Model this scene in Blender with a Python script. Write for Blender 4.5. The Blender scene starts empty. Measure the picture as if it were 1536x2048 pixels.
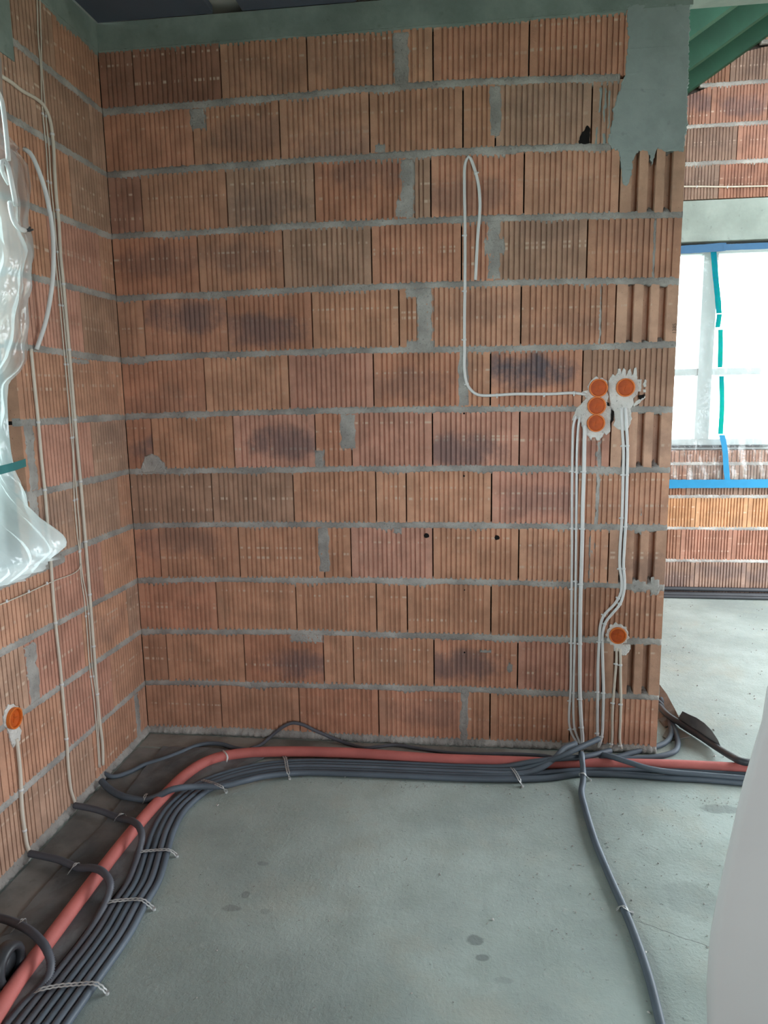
import bpy, bmesh, math, random
import numpy as np
from mathutils import Matrix, Vector

random.seed(7); rng = np.random.default_rng(7)
S = bpy.context.scene
COL = S.collection

# ------------------------------------------------------------------ camera
F_PX = 1445.337                                   # focal length in pixels of a 1536 x 2048 frame
CR = np.array([[0.9926382425769572, 0.1200025214168404, -0.016392505218259756],
               [0.0038048359990062886, -0.16617397996979383, -0.9860891093628502],
               [-0.12105718729902235, 0.9787673897482483, -0.16540723735269297]])
CP = np.array([1.53172916, -3.07554685, 1.59118468])
cam_d = bpy.data.cameras.new('camera'); cam = bpy.data.objects.new('camera', cam_d); COL.objects.link(cam)
cam_d.sensor_fit = 'VERTICAL'; cam_d.sensor_height = 36.0; cam_d.lens = F_PX * 36.0 / 2048.0
cam_d.clip_start = 0.02; cam_d.clip_end = 300
m = Matrix.Identity(4)
for i in range(3):
    m[i][0] = CR[0][i]; m[i][1] = -CR[1][i]; m[i][2] = -CR[2][i]; m[i][3] = CP[i]
cam.matrix_world = m
S.camera = cam

# ------------------------------------------------------------------ sky, daylight, exposure
W = bpy.data.worlds.new('overcast_sky'); S.world = W; W.use_nodes = True
bg = W.node_tree.nodes['Background']; bg.inputs[0].default_value = (0.885, 0.97, 1.02, 1); bg.inputs[1].default_value = 3.0
cy = S.cycles; cy.max_bounces = 8; cy.diffuse_bounces = 4; cy.glossy_bounces = 2; cy.transparent_max_bounces = 8; cy.caustics_reflective = False; cy.caustics_refractive = False
vs = S.view_settings
vs.view_transform = 'Standard'; vs.look = 'None'; vs.gamma = 1.0; vs.use_curve_mapping = False
vs.exposure = 2.12
def portal(loc, rot, sx, sy):                     # daylight sampling guide in a window opening
    l = bpy.data.lights.new('window_daylight', 'AREA'); l.shape = 'RECTANGLE'; l.size = sx; l.size_y = sy
    l.cycles.is_portal = True
    o = bpy.data.objects.new('window_daylight', l); COL.objects.link(o); o.location = loc; o.rotation_euler = rot
PI = math.pi
WIN_REAR = (2.70, 4.70, 1.12, 2.60)               # x0 x1 z0 z1 at y = 2.55
WIN_LEFT = (-2.70, -0.76, 0.99, 2.70)             # y0 y1 z0 z1 at x = 0
WIN_RIGHT = (-0.5, 2.3, 0.05, 2.60)               # y0 y1 z0 z1 at x = XR
XR = 4.9
WIN_FRONT = (2.2, 4.4, 0.9, 2.45)                 # x0 x1 z0 z1 at y = -5.5
def mid(a, b): return 0.5 * (a + b)
portal((mid(*WIN_REAR[:2]), 2.86, mid(*WIN_REAR[2:])), (-PI/2, 0, 0), 2.0, 1.48)
portal((-0.32, mid(*WIN_LEFT[:2]), mid(*WIN_LEFT[2:])), (0, -PI/2, 0), 1.71, 1.94)
portal((XR + .3, mid(*WIN_RIGHT[:2]), mid(*WIN_RIGHT[2:])), (0, PI/2, 0), 2.55, 2.8)
portal((mid(*WIN_FRONT[:2]), -5.8, mid(*WIN_FRONT[2:])), (PI/2, 0, 0), 2.2, 1.55)

# ------------------------------------------------------------------ helpers
def P(u, v, ax, val):                             # a point of the photograph set on a real plane x/y/z = val
    d = np.array([(u - 768) / F_PX, (v - 1024) / F_PX, 1.0]) @ CR
    i = 'xyz'.index(ax)
    return CP + d * ((val - CP[i]) / d[i])
def lin(c): return c / 12.92 if c <= 0.04045 else ((c + 0.055) / 1.055) ** 2.4
def rgb(r, g, b, a=1.0): return (lin(r / 255), lin(g / 255), lin(b / 255), a)

def mk(name, verts, faces, mat=None, parent=None, smooth=False):
    me = bpy.data.meshes.new(name)
    me.from_pydata([tuple(map(float, v)) for v in verts], [], [tuple(map(int, f)) for f in faces])
    me.update()
    if smooth: me.polygons.foreach_set('use_smooth', [True] * len(me.polygons))
    o = bpy.data.objects.new(name, me); COL.objects.link(o)
    if mat: me.materials.append(mat)
    if parent: o.parent = parent
    return o
def empty(name, loc=(0, 0, 0)):
    o = bpy.data.objects.new(name, None); COL.objects.link(o); o.location = loc; return o
def tag(o, label=None, cat=None, group=None, kind=None):
    if label: o['label'] = label
    if cat: o['category'] = cat
    if group: o['group'] = group
    if kind: o['kind'] = kind
    return o
def boxvf(x0, x1, y0, y1, z0, z1):
    v = [(x, y, z) for z in (z0, z1) for y in (y0, y1) for x in (x0, x1)]
    f = [(0, 2, 3, 1), (4, 5, 7, 6), (0, 1, 5, 4), (2, 6, 7, 3), (0, 4, 6, 2), (1, 3, 7, 5)]
    return v, f
def join(parts):
    V, Fc = [], []
    for v, f in parts:
        o = len(V); V += list(v); Fc += [tuple(i + o for i in q) for q in f]
    return V, Fc
def box(name, b, mat, parent=None): return mk(name, *boxvf(*b), mat, parent)
def boxes(name, bs, mat, parent=None): return mk(name, *join([boxvf(*b) for b in bs]), mat, parent)

def spline(pts, step):
    p = np.array(pts, float)
    if len(p) == 2:
        n = max(2, int(np.linalg.norm(p[1] - p[0]) / step)); t = np.linspace(0, 1, n + 1)[:, None]
        return p[0] * (1 - t) + p[1] * t
    q = np.vstack([2 * p[0] - p[1], p, 2 * p[-1] - p[-2]])
    out = []
    for i in range(1, len(q) - 2):
        a, b, c, d = q[i - 1:i + 3]
        # centripetal Catmull-Rom
        t0 = 0; t1 = t0 + max(np.linalg.norm(b - a), 1e-6) ** .5; t2 = t1 + max(np.linalg.norm(c - b), 1e-6) ** .5; t3 = t2 + max(np.linalg.norm(d - c), 1e-6) ** .5
        n = 14
        for t in np.linspace(t1, t2, n, endpoint=False):
            A1 = (t1 - t) / (t1 - t0) * a + (t - t0) / (t1 - t0) * b
            A2 = (t2 - t) / (t2 - t1) * b + (t - t1) / (t2 - t1) * c
            A3 = (t3 - t) / (t3 - t2) * c + (t - t2) / (t3 - t2) * d
            B1 = (t2 - t) / (t2 - t0) * A1 + (t - t0) / (t2 - t0) * A2
            B2 = (t3 - t) / (t3 - t1) * A2 + (t - t1) / (t3 - t1) * A3
            out.append((t2 - t) / (t2 - t1) * B1 + (t - t1) / (t2 - t1) * B2)
    out.append(p[-1]); out = np.array(out)
    s = np.concatenate([[0], np.cumsum(np.linalg.norm(np.diff(out, axis=0), axis=1))])
    n = max(2, int(s[-1] / step)); si = np.linspace(0, s[-1], n + 1)
    return np.stack([np.interp(si, s, out[:, k]) for k in range(3)], 1)
def frames(c):
    T = np.gradient(c, axis=0); T /= np.linalg.norm(T, axis=1)[:, None] + 1e-12
    n = np.cross(T[0], [0, 0, 1.0])
    if np.linalg.norm(n) < .2: n = np.cross(T[0], [1.0, 0, 0])
    n /= np.linalg.norm(n); N = []
    for t in T:
        n = n - t * (n @ t); n /= np.linalg.norm(n); N.append(n)
    N = np.array(N); return T, N, np.cross(T, N)
def tubevf(pts, r, n=8, step=.012, corr=None, flat=1.0):
    if corr: step = corr / 2
    c = spline(pts, step); T, N, Bn = frames(c); m_ = len(c)
    rr = np.full(m_, r)
    if corr: rr[1::2] = r * .78
    a = np.linspace(0, 2 * PI, n, endpoint=False)
    V = c[:, None, :] + rr[:, None, None] * (np.cos(a)[None, :, None] * N[:, None, :] + flat * np.sin(a)[None, :, None] * Bn[:, None, :])
    V = V.reshape(-1, 3)
    i = np.arange(m_ - 1)[:, None] * n; j = np.arange(n)[None, :]; k = (j + 1) % n
    Fc = np.stack([i + j, i + k, i + n + k, i + n + j], -1).reshape(-1, 4).tolist()
    Fc.append(list(range(n))[::-1]); Fc.append([(m_ - 1) * n + q for q in range(n)])
    return V, Fc, c
def tube(name, pts, r, mat, parent=None, n=8, step=.012, corr=None):
    V, Fc, c = tubevf(pts, r, n, step, corr)
    me = bpy.data.meshes.new(name); me.from_pydata(V.tolist(), [], Fc); me.update()
    me.polygons.foreach_set('use_smooth', [True] * len(me.polygons)); me.materials.append(mat)
    o = bpy.data.objects.new(name, me); COL.objects.link(o)
    if parent: o.parent = parent
    return o, c
def nz(x, y=0.0, s=0):                            # cheap smooth pseudo noise -1..1
    return (math.sin(x * 1.7 + s * 1.3) + math.sin(x * 3.9 + y * 2.3 + s * 2.1) + math.sin(y * 5.1 - x * 7.3 + s) ) / 3

# ------------------------------------------------------------------ materials
class NT:
    def __init__(s, name):
        s.m = bpy.data.materials.new(name); s.m.use_nodes = True; s.t = s.m.node_tree; s.n = s.t.nodes
        s.b = s.n['Principled BSDF']; s.out = s.n['Material Output']
    def new(s, k, **kw):
        n = s.n.new(k)
        for a, v in kw.items(): setattr(n, a, v)
        return n
    def link(s, a, b): s.t.links.new(a, b)
    def val(s, x, sock):
        if isinstance(x, (int, float)): sock.default_value = x
        elif isinstance(x, tuple): sock.default_value = x
        else: s.link(x, sock)
    def math(s, op, a, b=0.0, clamp=False):
        n = s.new('ShaderNodeMath', operation=op); n.use_clamp = clamp; s.val(a, n.inputs[0]); s.val(b, n.inputs[1]); return n.outputs[0]
    def noise(s, vec, scale, detail=4, rough=.55):
        n = s.new('ShaderNodeTexNoise'); n.inputs['Scale'].default_value = scale; n.inputs['Detail'].default_value = detail; n.inputs['Roughness'].default_value = rough
        if vec is not None: s.link(vec, n.inputs['Vector'])
        return n.outputs['Fac']
    def ramp(s, x, lo, hi, a=0.0, b=1.0):
        n = s.new('ShaderNodeMapRange'); n.interpolation_type = 'SMOOTHSTEP'
        s.val(x, n.inputs[0]); n.inputs[1].default_value = lo; n.inputs[2].default_value = hi; n.inputs[3].default_value = a; n.inputs[4].default_value = b
        return n.outputs[0]
    def mix(s, f, a, b, mode='MIX'):
        n = s.new('ShaderNodeMix', data_type='RGBA', blend_type=mode)
        s.val(f, n.inputs[0]); s.val(a, n.inputs[6]); s.val(b, n.inputs[7]); return n.outputs[2]
    def coord(s, k='Object'): return s.new('ShaderNodeTexCoord').outputs[k]
    def xyz(s, v): n = s.new('ShaderNodeSeparateXYZ'); s.link(v, n.inputs[0]); return n.outputs
    def bump(s, h, dist, strength=1.0):
        n = s.new('ShaderNodeBump'); n.inputs['Strength'].default_value = strength; n.inputs['Distance'].default_value = dist
        s.link(h, n.inputs['Height']); s.link(n.outputs[0], s.b.inputs['Normal'])
    def fin(s, col, rough=.9, spec=.3):
        s.val(col, s.b.inputs['Base Color']); s.val(rough, s.b.inputs['Roughness']); s.b.inputs['Specular IOR Level'].default_value = spec; return s.m

def mat_plain(name, c, rough=.6, var=.12, scale=8, bump=.0, spec=.4, metal=0):
    t = NT(name); v = t.coord(); n = t.noise(v, scale)
    k = t.ramp(n, .3, .7, 1 - var, 1 + var * .6)
    mul = t.mix(1.0, c, (1, 1, 1, 1), 'MULTIPLY'); nd = t.new('ShaderNodeHueSaturation'); t.link(mul, nd.inputs['Color']); t.link(k, nd.inputs['Value'])
    if bump: t.bump(t.noise(v, scale * 12, 3), bump)
    t.b.inputs['Metallic'].default_value = metal
    return t.fin(nd.outputs[0], rough, spec)

def mat_brick():
    t = NT('fired_clay'); co = t.coord(); info = t.new('ShaderNodeObjectInfo'); R = info.outputs['Random']
    off = t.new('ShaderNodeVectorMath', operation='ADD'); t.link(co, off.inputs[0])
    cmb = t.new('ShaderNodeCombineXYZ'); t.link(t.math('MULTIPLY', R, 37.0), cmb.inputs[0]); t.link(t.math('MULTIPLY', R, 91.0), cmb.inputs[2]); t.link(cmb.outputs[0], off.inputs[1])
    v = off.outputs[0]; x, y, z = t.xyz(co)
    col = info.outputs['Color']
    hs = t.new('ShaderNodeHueSaturation'); t.link(col, hs.inputs['Color']); t.link(t.ramp(t.noise(v, 9, 5), .3, .72, .80, 1.14), hs.inputs['Value'])
    c = hs.outputs[0]
    c = t.mix(t.ramp(t.noise(v, 5, 3), .55, .8, 0, .35), c, rgb(150, 128, 112))          # grey dust bloom
    ridge = t.math('LESS_THAN', y, .0016)
    # roller dashes: pale dots in horizontal lines, on the ridges only
    st = t.new('ShaderNodeMapping'); t.link(v, st.inputs[0]); st.inputs['Scale'].default_value = (14, 1, 1)
    dash = t.ramp(t.noise(st.outputs[0], 3.2, 2), .48, .60)
    for k, w in ((.06, .0034), (.125, .0026)):
        z0 = t.math('ADD', t.math('MULTIPLY', t.math('FRACT', t.math('MULTIPLY', R, 7.3 + k * 100)), .07), k)
        d = t.math('ABSOLUTE', t.math('SUBTRACT', z, z0))
        ln = t.ramp(d, w, w * 2.2, 1, 0)
        amt = t.ramp(t.math('FRACT', t.math('MULTIPLY', R, 13.7 + k * 77)), .15, .7, .10, .8)
        c = t.mix(t.math('MULTIPLY', t.math('MULTIPLY', ln, dash), t.math('MULTIPLY', ridge, amt)), c, rgb(214, 190, 170))
    # kiln scorch
    cx = t.math('MULTIPLY', t.math('SUBTRACT', x, t.math('ADD', t.math('MULTIPLY', t.math('FRACT', t.math('MULTIPLY', R, 3.7)), .18), .10)), 5.0); cz = t.math('MULTIPLY', t.math('SUBTRACT', z, t.math('ADD', t.math('MULTIPLY', t.math('FRACT', t.math('MULTIPLY', R, 5.1)), .14), .05)), 14.0)
    el = t.math('ADD', t.math('MULTIPLY', cx, cx), t.math('MULTIPLY', cz, cz))
    el = t.math('ADD', el, t.math('MULTIPLY', t.math('SUBTRACT', t.noise(v, 9, 5, .7), .5), 3.2))
    c = t.mix(t.math('MULTIPLY', t.ramp(el, .0, 1.5, 1, 0), info.outputs['Alpha']), c, rgb(104, 96, 102))
    pit = t.ramp(t.noise(v, 160, 2), .69, .74)
    c = t.mix(t.math('MULTIPLY', pit, .6), c, rgb(70, 46, 36))
    h = t.math('ADD', t.noise(v, 260, 3), t.math('MULTIPLY', t.noise(v, 45, 3), 1.5))
    t.bump(h, .0012, .8)
    return t.fin(c, .92, .2)

def mat_mortar(name='mortar', c=(188, 184, 179), c2=(150, 146, 142)):
    t = NT(name); v = t.coord()
    col = t.mix(t.ramp(t.noise(v, 7, 5), .35, .68), rgb(*c2), rgb(*c))
    col = t.mix(t.ramp(t.noise(v, 90, 3), .6, .72, 0, .4), col, rgb(84, 82, 80))
    h = t.math('ADD', t.noise(v, 140, 4, .7), t.math('MULTIPLY', t.noise(v, 38, 3), 1.6))
    t.bump(h, .004, .9); return t.fin(col, .95, .15)

def mat_concrete(name, c, c2, bump=.0015):
    t = NT(name); v = t.coord()
    col = t.mix(t.ramp(t.noise(v, 3.2, 6, .6), .34, .68), rgb(*c2), rgb(*c))
    col = t.mix(t.ramp(t.noise(v, 21, 4), .62, .78, 0, .45), col, rgb(*[int(q * .72) for q in c2]))
    t.bump(t.noise(v, 55, 5, .65), bump); return t.fin(col, .9, .2)

def mat_floor():
    t = NT('floor_screed'); v = t.coord(); x, y, z = t.xyz(v)
    a = t.noise(v, 1.1, 6, .6); b = t.noise(v, 6.5, 6, .62); d = t.noise(v, 34, 5, .7)
    c = t.mix(t.ramp(a, .35, .66), rgb(143, 154, 150), rgb(175, 187, 182))
    c = t.mix(t.ramp(b, .42, .72, 0, .55), c, rgb(150, 161, 154))
    c = t.mix(t.ramp(d, .60, .76, 0, .38), c, rgb(120, 122, 112))
    c = t.mix(t.ramp(t.noise(v, 13, 6, .7), .56, .76, 0, .22), c, rgb(206, 208, 206))
    def spot(px, py, rx, ry, amt, colr, col_in, ns=22):
        q = P(px, py, 'z', 0.0)
        ex = t.math('MULTIPLY', t.math('SUBTRACT', x, float(q[0])), 1 / rx); ey = t.math('MULTIPLY', t.math('SUBTRACT', y, float(q[1])), 1 / ry)
        e = t.math('ADD', t.math('ADD', t.math('MULTIPLY', ex, ex), t.math('MULTIPLY', ey, ey)), t.math('MULTIPLY', t.math('SUBTRACT', t.noise(v, ns, 3), .5), 1.7))
        return t.mix(t.ramp(e, .5, 1.05, amt, 0), col_in, colr)
    for px, py, rx, ry, am in ((948, 1880, .028, .024, .55), (966, 1916, .022, .015, .5), (462, 1816, .035, .018, .4), (492, 1789, .016, .018, .38), (527, 1727, .024, .014, .3),
                               (530, 1823, .018, .014, .3), (1440, 1618, .075, .035, .45), (1385, 1800, .09, .10, .2), (1008, 1960, .03, .012, .2)):
        c = spot(px, py, rx, ry, am, rgb(88, 94, 94), c)
    c = t.mix(t.ramp(t.noise(v, 2.4, 5, .65), .5, .72, 0, .4), c, rgb(172, 170, 156))
    qa, qb = P(1262, 1838, 'z', 0.0), P(1440, 1902, 'z', 0.0); dq = (qb - qa)[:2]; lq = float(np.hypot(*dq)); dq = dq / lq
    al = t.math('ADD', t.math('MULTIPLY', t.math('SUBTRACT', x, float(qa[0])), float(dq[0])), t.math('MULTIPLY', t.math('SUBTRACT', y, float(qa[1])), float(dq[1])))
    ac = t.math('SUBTRACT', t.math('MULTIPLY', t.math('SUBTRACT', x, float(qa[0])), float(dq[1])), t.math('MULTIPLY', t.math('SUBTRACT', y, float(qa[1])), float(dq[0])))
    ac = t.math('ABSOLUTE', t.math('ADD', ac, t.math('MULTIPLY', t.math('SUBTRACT', t.noise(v, 18, 3), .5), .02)))
    cr = t.math('MULTIPLY', t.ramp(ac, .0006, .0026, .55, 0), t.math('MULTIPLY', t.ramp(al, 0, .02), t.ramp(al, lq - .03, lq, 1, 0)))
    c = t.mix(cr, c, rgb(78, 80, 78))
    c = t.mix(t.ramp(t.noise(v, 47, 2), .68, .76, 0, .45), c, rgb(104, 108, 102))
    t.bump(t.math('ADD', t.noise(v, 80, 5, .7), t.math('MULTIPLY', b, 2.0)), .004, .7)
    return t.fin(c, .78, .3)

def mat_plastic(name, tr, mil, tint=(.9, .97, 1, 1)):
    t = NT(name); n = t.n; n.remove(t.b)
    T = t.new('ShaderNodeBsdfTransparent'); D = t.new('ShaderNodeBsdfTranslucent'); D.inputs[0].default_value = tint
    D2 = t.new('ShaderNodeBsdfDiffuse'); D2.inputs[0].default_value = tint
    G = t.new('ShaderNodeBsdfGlossy'); G.inputs['Roughness'].default_value = .16
    a = t.new('ShaderNodeMixShader'); a.inputs[0].default_value = .45; t.link(D.outputs[0], a.inputs[1]); t.link(D2.outputs[0], a.inputs[2])
    b = t.new('ShaderNodeMixShader'); b.inputs[0].default_value = tr; t.link(a.outputs[0], b.inputs[1]); t.link(T.outputs[0], b.inputs[2])
    fr = t.new('ShaderNodeLayerWeight'); fr.inputs[0].default_value = .25
    c = t.new('ShaderNodeMixShader'); t.link(t.ramp(fr.outputs['Facing'], .0, 1.0, .04, mil), c.inputs[0]); t.link(b.outputs[0], c.inputs[1]); t.link(G.outputs[0], c.inputs[2])
    bp = t.new('ShaderNodeBump'); bp.inputs['Distance'].default_value = .01; v = t.coord(); t.link(t.noise(v, 14, 3), bp.inputs['Height'])
    t.link(bp.outputs[0], G.inputs['Normal']); t.link(bp.outputs[0], fr.inputs['Normal'])
    t.link(c.outputs[0], t.out.inputs[0]); return t.m
def mat_tape():
    t = NT('tape_blue'); t.n.remove(t.b)
    D = t.new('ShaderNodeBsdfDiffuse'); D.inputs[0].default_value = rgb(36, 120, 178)
    T = t.new('ShaderNodeBsdfTranslucent'); T.inputs[0].default_value = rgb(0, 150, 92)
    v = t.coord(); k = t.ramp(t.noise(v, 60, 2), .3, .7, .50, .64)
    a = t.new('ShaderNodeMixShader'); t.link(k, a.inputs[0]); t.link(D.outputs[0], a.inputs[1]); t.link(T.outputs[0], a.inputs[2]); t.link(a.outputs[0], t.out.inputs[0]); return t.m
def mat_glass():
    t = NT('window_glass'); t.n.remove(t.b)
    T = t.new('ShaderNodeBsdfTransparent'); T.inputs[0].default_value = (.9, .95, .93, 1); G = t.new('ShaderNodeBsdfGlossy'); G.inputs['Roughness'].default_value = .02
    fr = t.new('ShaderNodeFresnel'); fr.inputs[0].default_value = 1.45
    a = t.new('ShaderNodeMixShader'); t.link(fr.outputs[0], a.inputs[0]); t.link(T.outputs[0], a.inputs[1]); t.link(G.outputs[0], a.inputs[2]); t.link(a.outputs[0], t.out.inputs[0]); return t.m
def mat_wallbrick():
    t = NT('plain_brickwork'); v = t.coord('Object'); mp = t.new('ShaderNodeMapping'); t.link(v, mp.inputs[0])
    b = t.new('ShaderNodeTexBrick'); s = t.xyz(v); cm = t.new('ShaderNodeCombineXYZ'); t.link(t.math('ADD', s[0], s[1]), cm.inputs[0]); t.link(s[2], cm.inputs[1]); t.link(cm.outputs[0], b.inputs['Vector'])
    b.inputs['Color1'].default_value = rgb(176, 116, 88); b.inputs['Color2'].default_value = rgb(164, 112, 88); b.inputs['Mortar'].default_value = rgb(140, 138, 134)
    b.inputs['Scale'].default_value = 1; b.inputs['Brick Width'].default_value = .373; b.inputs['Row Height'].default_value = .25; b.inputs['Mortar Size'].default_value = .008
    return t.fin(b.outputs[0], .9, .2)

M_BRICK = mat_brick()
M_MORTAR = mat_mortar()
M_CORE = mat_mortar('joint_core', (84, 76, 70), (60, 54, 50))
M_BEAM = mat_concrete('beam_concrete', (146, 158, 152), (120, 132, 126))
M_COLUMN = mat_concrete('column_concrete', (160, 170, 168), (138, 148, 146))
M_LINTEL = mat_concrete('lintel_concrete', (168, 178, 172), (146, 156, 150))
M_FLOOR = mat_floor()
M_PANEL = mat_plain('ceiling_board', rgb(88, 94, 108), .8, .1, 3)
M_PALE = mat_plain('ceiling_batten', rgb(196, 194, 186), .8, .1, 4)
M_PLASTER = mat_mortar('gypsum_plaster', (232, 230, 226), (208, 205, 200))
M_ORANGE = mat_plain('orange_plastic', rgb(220, 116, 44), .45, .10, 40, .0006)
M_WHITE = mat_plain('cable_sheath', rgb(222, 222, 222), .45, .05, 12)
M_IVORY = mat_plain('cable_sheath_ivory', rgb(214, 204, 190), .5, .06, 12)
M_GREY = mat_plain('conduit_plastic', rgb(96, 106, 117), .5, .14, 5)
M_DGREY = mat_plain('conduit_plastic_dark', rgb(92, 94, 102), .5, .14, 5)
M_BLACK = mat_plain('black_plastic', rgb(58, 60, 64), .45, .15, 6)
M_RED = mat_plain('pipe_insulation', rgb(190, 106, 100), .65, .14, 7, .0008)
M_STEEL = mat_plain('galvanised_steel', rgb(186, 188, 188), .42, .2, 60, 0, .5, .15)
M_MEMB = mat_concrete('bitumen_sheet', (124, 126, 127), (86, 89, 91), .0012)
M_DUST = mat_concrete('dusty_bitumen', (158, 156, 150), (120, 116, 110), .0012)
M_GREEN = mat_plain('green_timber', rgb(28, 74, 54), .7, .18, 5, .0008)
M_GBOARD = mat_plain('roof_board', rgb(20, 54, 40), .8, .2, 4)
M_FRAME = mat_plain('window_frame', rgb(172, 182, 182), .4, .03, 3)
M_GASKET = mat_plain('window_gasket', rgb(36, 40, 42), .6, .1, 9)
M_GLASS = mat_glass()
M_SHEET = mat_plastic('clear_sheet', .89, .6)
M_SHEET_L = mat_plastic('milky_sheet', .69, .14)
M_TAPE = mat_tape()
M_TAPEB = mat_plain('tape_blue_opaque', rgb(22, 126, 172), .55, .06, 20)
M_TAPEN = mat_plain('tape_navy', rgb(48, 96, 136), .55, .06, 20)
M_LID = mat_plain('orange_lid', rgb(196, 86, 18), .5, .14, 60, .0006)
M_STRIP = mat_concrete('dusty_strip', (142, 142, 140), (104, 105, 104), .0012)
M_TEAL = mat_plain('teal_tape', rgb(60, 132, 134), .5, .06, 20)
M_BOARD = mat_plain('beige_card', rgb(184, 182, 180), .8, .03, 2)
M_BLOCK = mat_wallbrick()
M_LAWN = mat_plain('lawn', rgb(168, 178, 164), .9, .15, .8)
M_HOLE = mat_plain('hole_dark', rgb(18, 15, 14), .95, .1, 10)

# ------------------------------------------------------------------ the setting
floor = tag(box('floor', (-0.3, XR + .25, -5.8, 2.85, -0.2, 0.0), M_FLOOR), kind='structure')
tag(box('ground', (-40, 40, -40, 40, -0.5, -0.25), M_LAWN), kind='structure')

# course lines measured on the back wall
BED = {1: [(206.5,223),(395,208),(590.6,192),(700,180.7),(863,169),(1025.5,161),(1188,156),(1300,153)],
 2: [(219.5,350),(389,337),(590.6,322),(700,315.8),(944,301),(1155.7,294.6),(1300,292)],
 3: [(224.4,473),(395,465),(590.6,452),(700,447),(928,439),(1188,432),(1361.5,429.7)],
 4: [(234,597),(395,590.4),(590.6,580.7),(700,575.8),(944,567.6),(1155.7,562.8),(1358,562)],
 5: [(242,720.6),(395,711),(590.6,704.4),(700,701),(944,698),(1155.7,694.6),(1355,689)],
 6: [(252,834),(395,829),(590.6,823.4),(700,821),(944,818),(1139.5,818),(1347,819.5)],
 7: [(260,943),(395,941.6),(590.6,940),(700,938),(928,937),(1123,939),(1342,940)],
 8: [(268,1052),(395,1050),(590.6,1049),(700,1050),(944,1051),(1123,1053),(1334,1056)],
 9: [(276.5,1161.3),(395,1159),(590.6,1159.7),(700,1160.7),(944,1164),(1123,1167.8),(1332,1174.6)],
 10: [(283,1262.3),(395,1264),(590.6,1264.6),(700,1267.8),(944,1273.7),(1123,1278.6),(1327,1283.6)],
 11: [(288,1366.5),(395,1365),(590.6,1370.7),(700,1373),(944,1379.5),(1123,1387.6),(1325.7,1396)]}
BEDW = {k: np.array([P(u, v, 'y', 0.0)[[0, 2]] for u, v in pts]) for k, pts in BED.items()}
def zbed(k, x):
    if k <= 0: return 2.992
    if k >= 12: return 0.012
    return float(np.interp(x, BEDW[k][:, 0], BEDW[k][:, 1]))
XEND = 2.338

PAL = {'o': (203, 154, 127), 'r': (199, 146, 121), 'b': (197, 150, 125), 'g': (184, 148, 127), 'p': (200, 150, 131), 'd': (168, 124, 106), 's': (200, 160, 137), 'y': (188, 142, 106), 'k': (160, 120, 100), 'm': (148, 122, 108)}
def bcol(o, k, soot=0.0):
    c = PAL[k]; j = random.uniform(-7, 7)
    o.color = rgb(c[0] + j, c[1] + j, c[2] + j)[:3] + (soot,)

def brick_profile(L, rib=True, big=False, pitch=.0214, gw=.42, dep=.0065):
    """front outline of a block seen from above: (u, depth)"""
    if big:
        q = [(0, 0)]
        for a, b in ((.175, .29), (.43, .555), (.69, .82)):
            q += [(a * L, 0), (a * L + .004, .040), (b * L - .004, .040), (b * L, 0)]
        return q + [(L, 0)]
    q = [(0, 0)]
    if rib:
        mg = min(.022, L * .2); n = max(1, int(round((L - 2 * mg) / pitch))); pt = (L - 2 * mg) / n
        for i in range(n):
            a = mg + i * pt + pt * (1 - gw) / 2 + random.uniform(-.0008, .0008); b = a + pt * gw
            dd = dep * random.uniform(.85, 1.15)
            q += [(a, 0), (a + .0015, dd), (b - .0015, dd), (b, 0)]
    return q + [(L, 0)]
def brick(name, L, zb0, zb1, zt0, zt1, parent, loc, rot=0.0, depth=.05, big=False, **kw):
    """block with its own ribbed face; local x along the wall, local +y into the wall"""
    q = brick_profile(L, big=big, **kw); n = len(q); V = []
    for u, d in q: V.append((u, d, zb0 + (zb1 - zb0) * u / L))
    for u, d in q: V.append((u, d, zt0 + (zt1 - zt0) * u / L))
    V += [(0, depth, zb0), (L, depth, zb1), (0, depth, zt0), (L, depth, zt1)]
    a, b, c, d = 2 * n, 2 * n + 1, 2 * n + 2, 2 * n + 3
    Fc = [(i, i + 1, n + i + 1, n + i) for i in range(n - 1)]
    Fc += [tuple([b, a] + [])[:0] or tuple(list(range(n))[::-1] + [a, b]), tuple([n + i for i in range(n)] + [d, c]), (0, n, c, a), (n - 1, b, d, 2 * n - 1), (a, c, d, b)]
    o = mk(name, V, Fc, M_BRICK, parent); o.location = loc; o.rotation_euler = (0, 0, rot); return o
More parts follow.
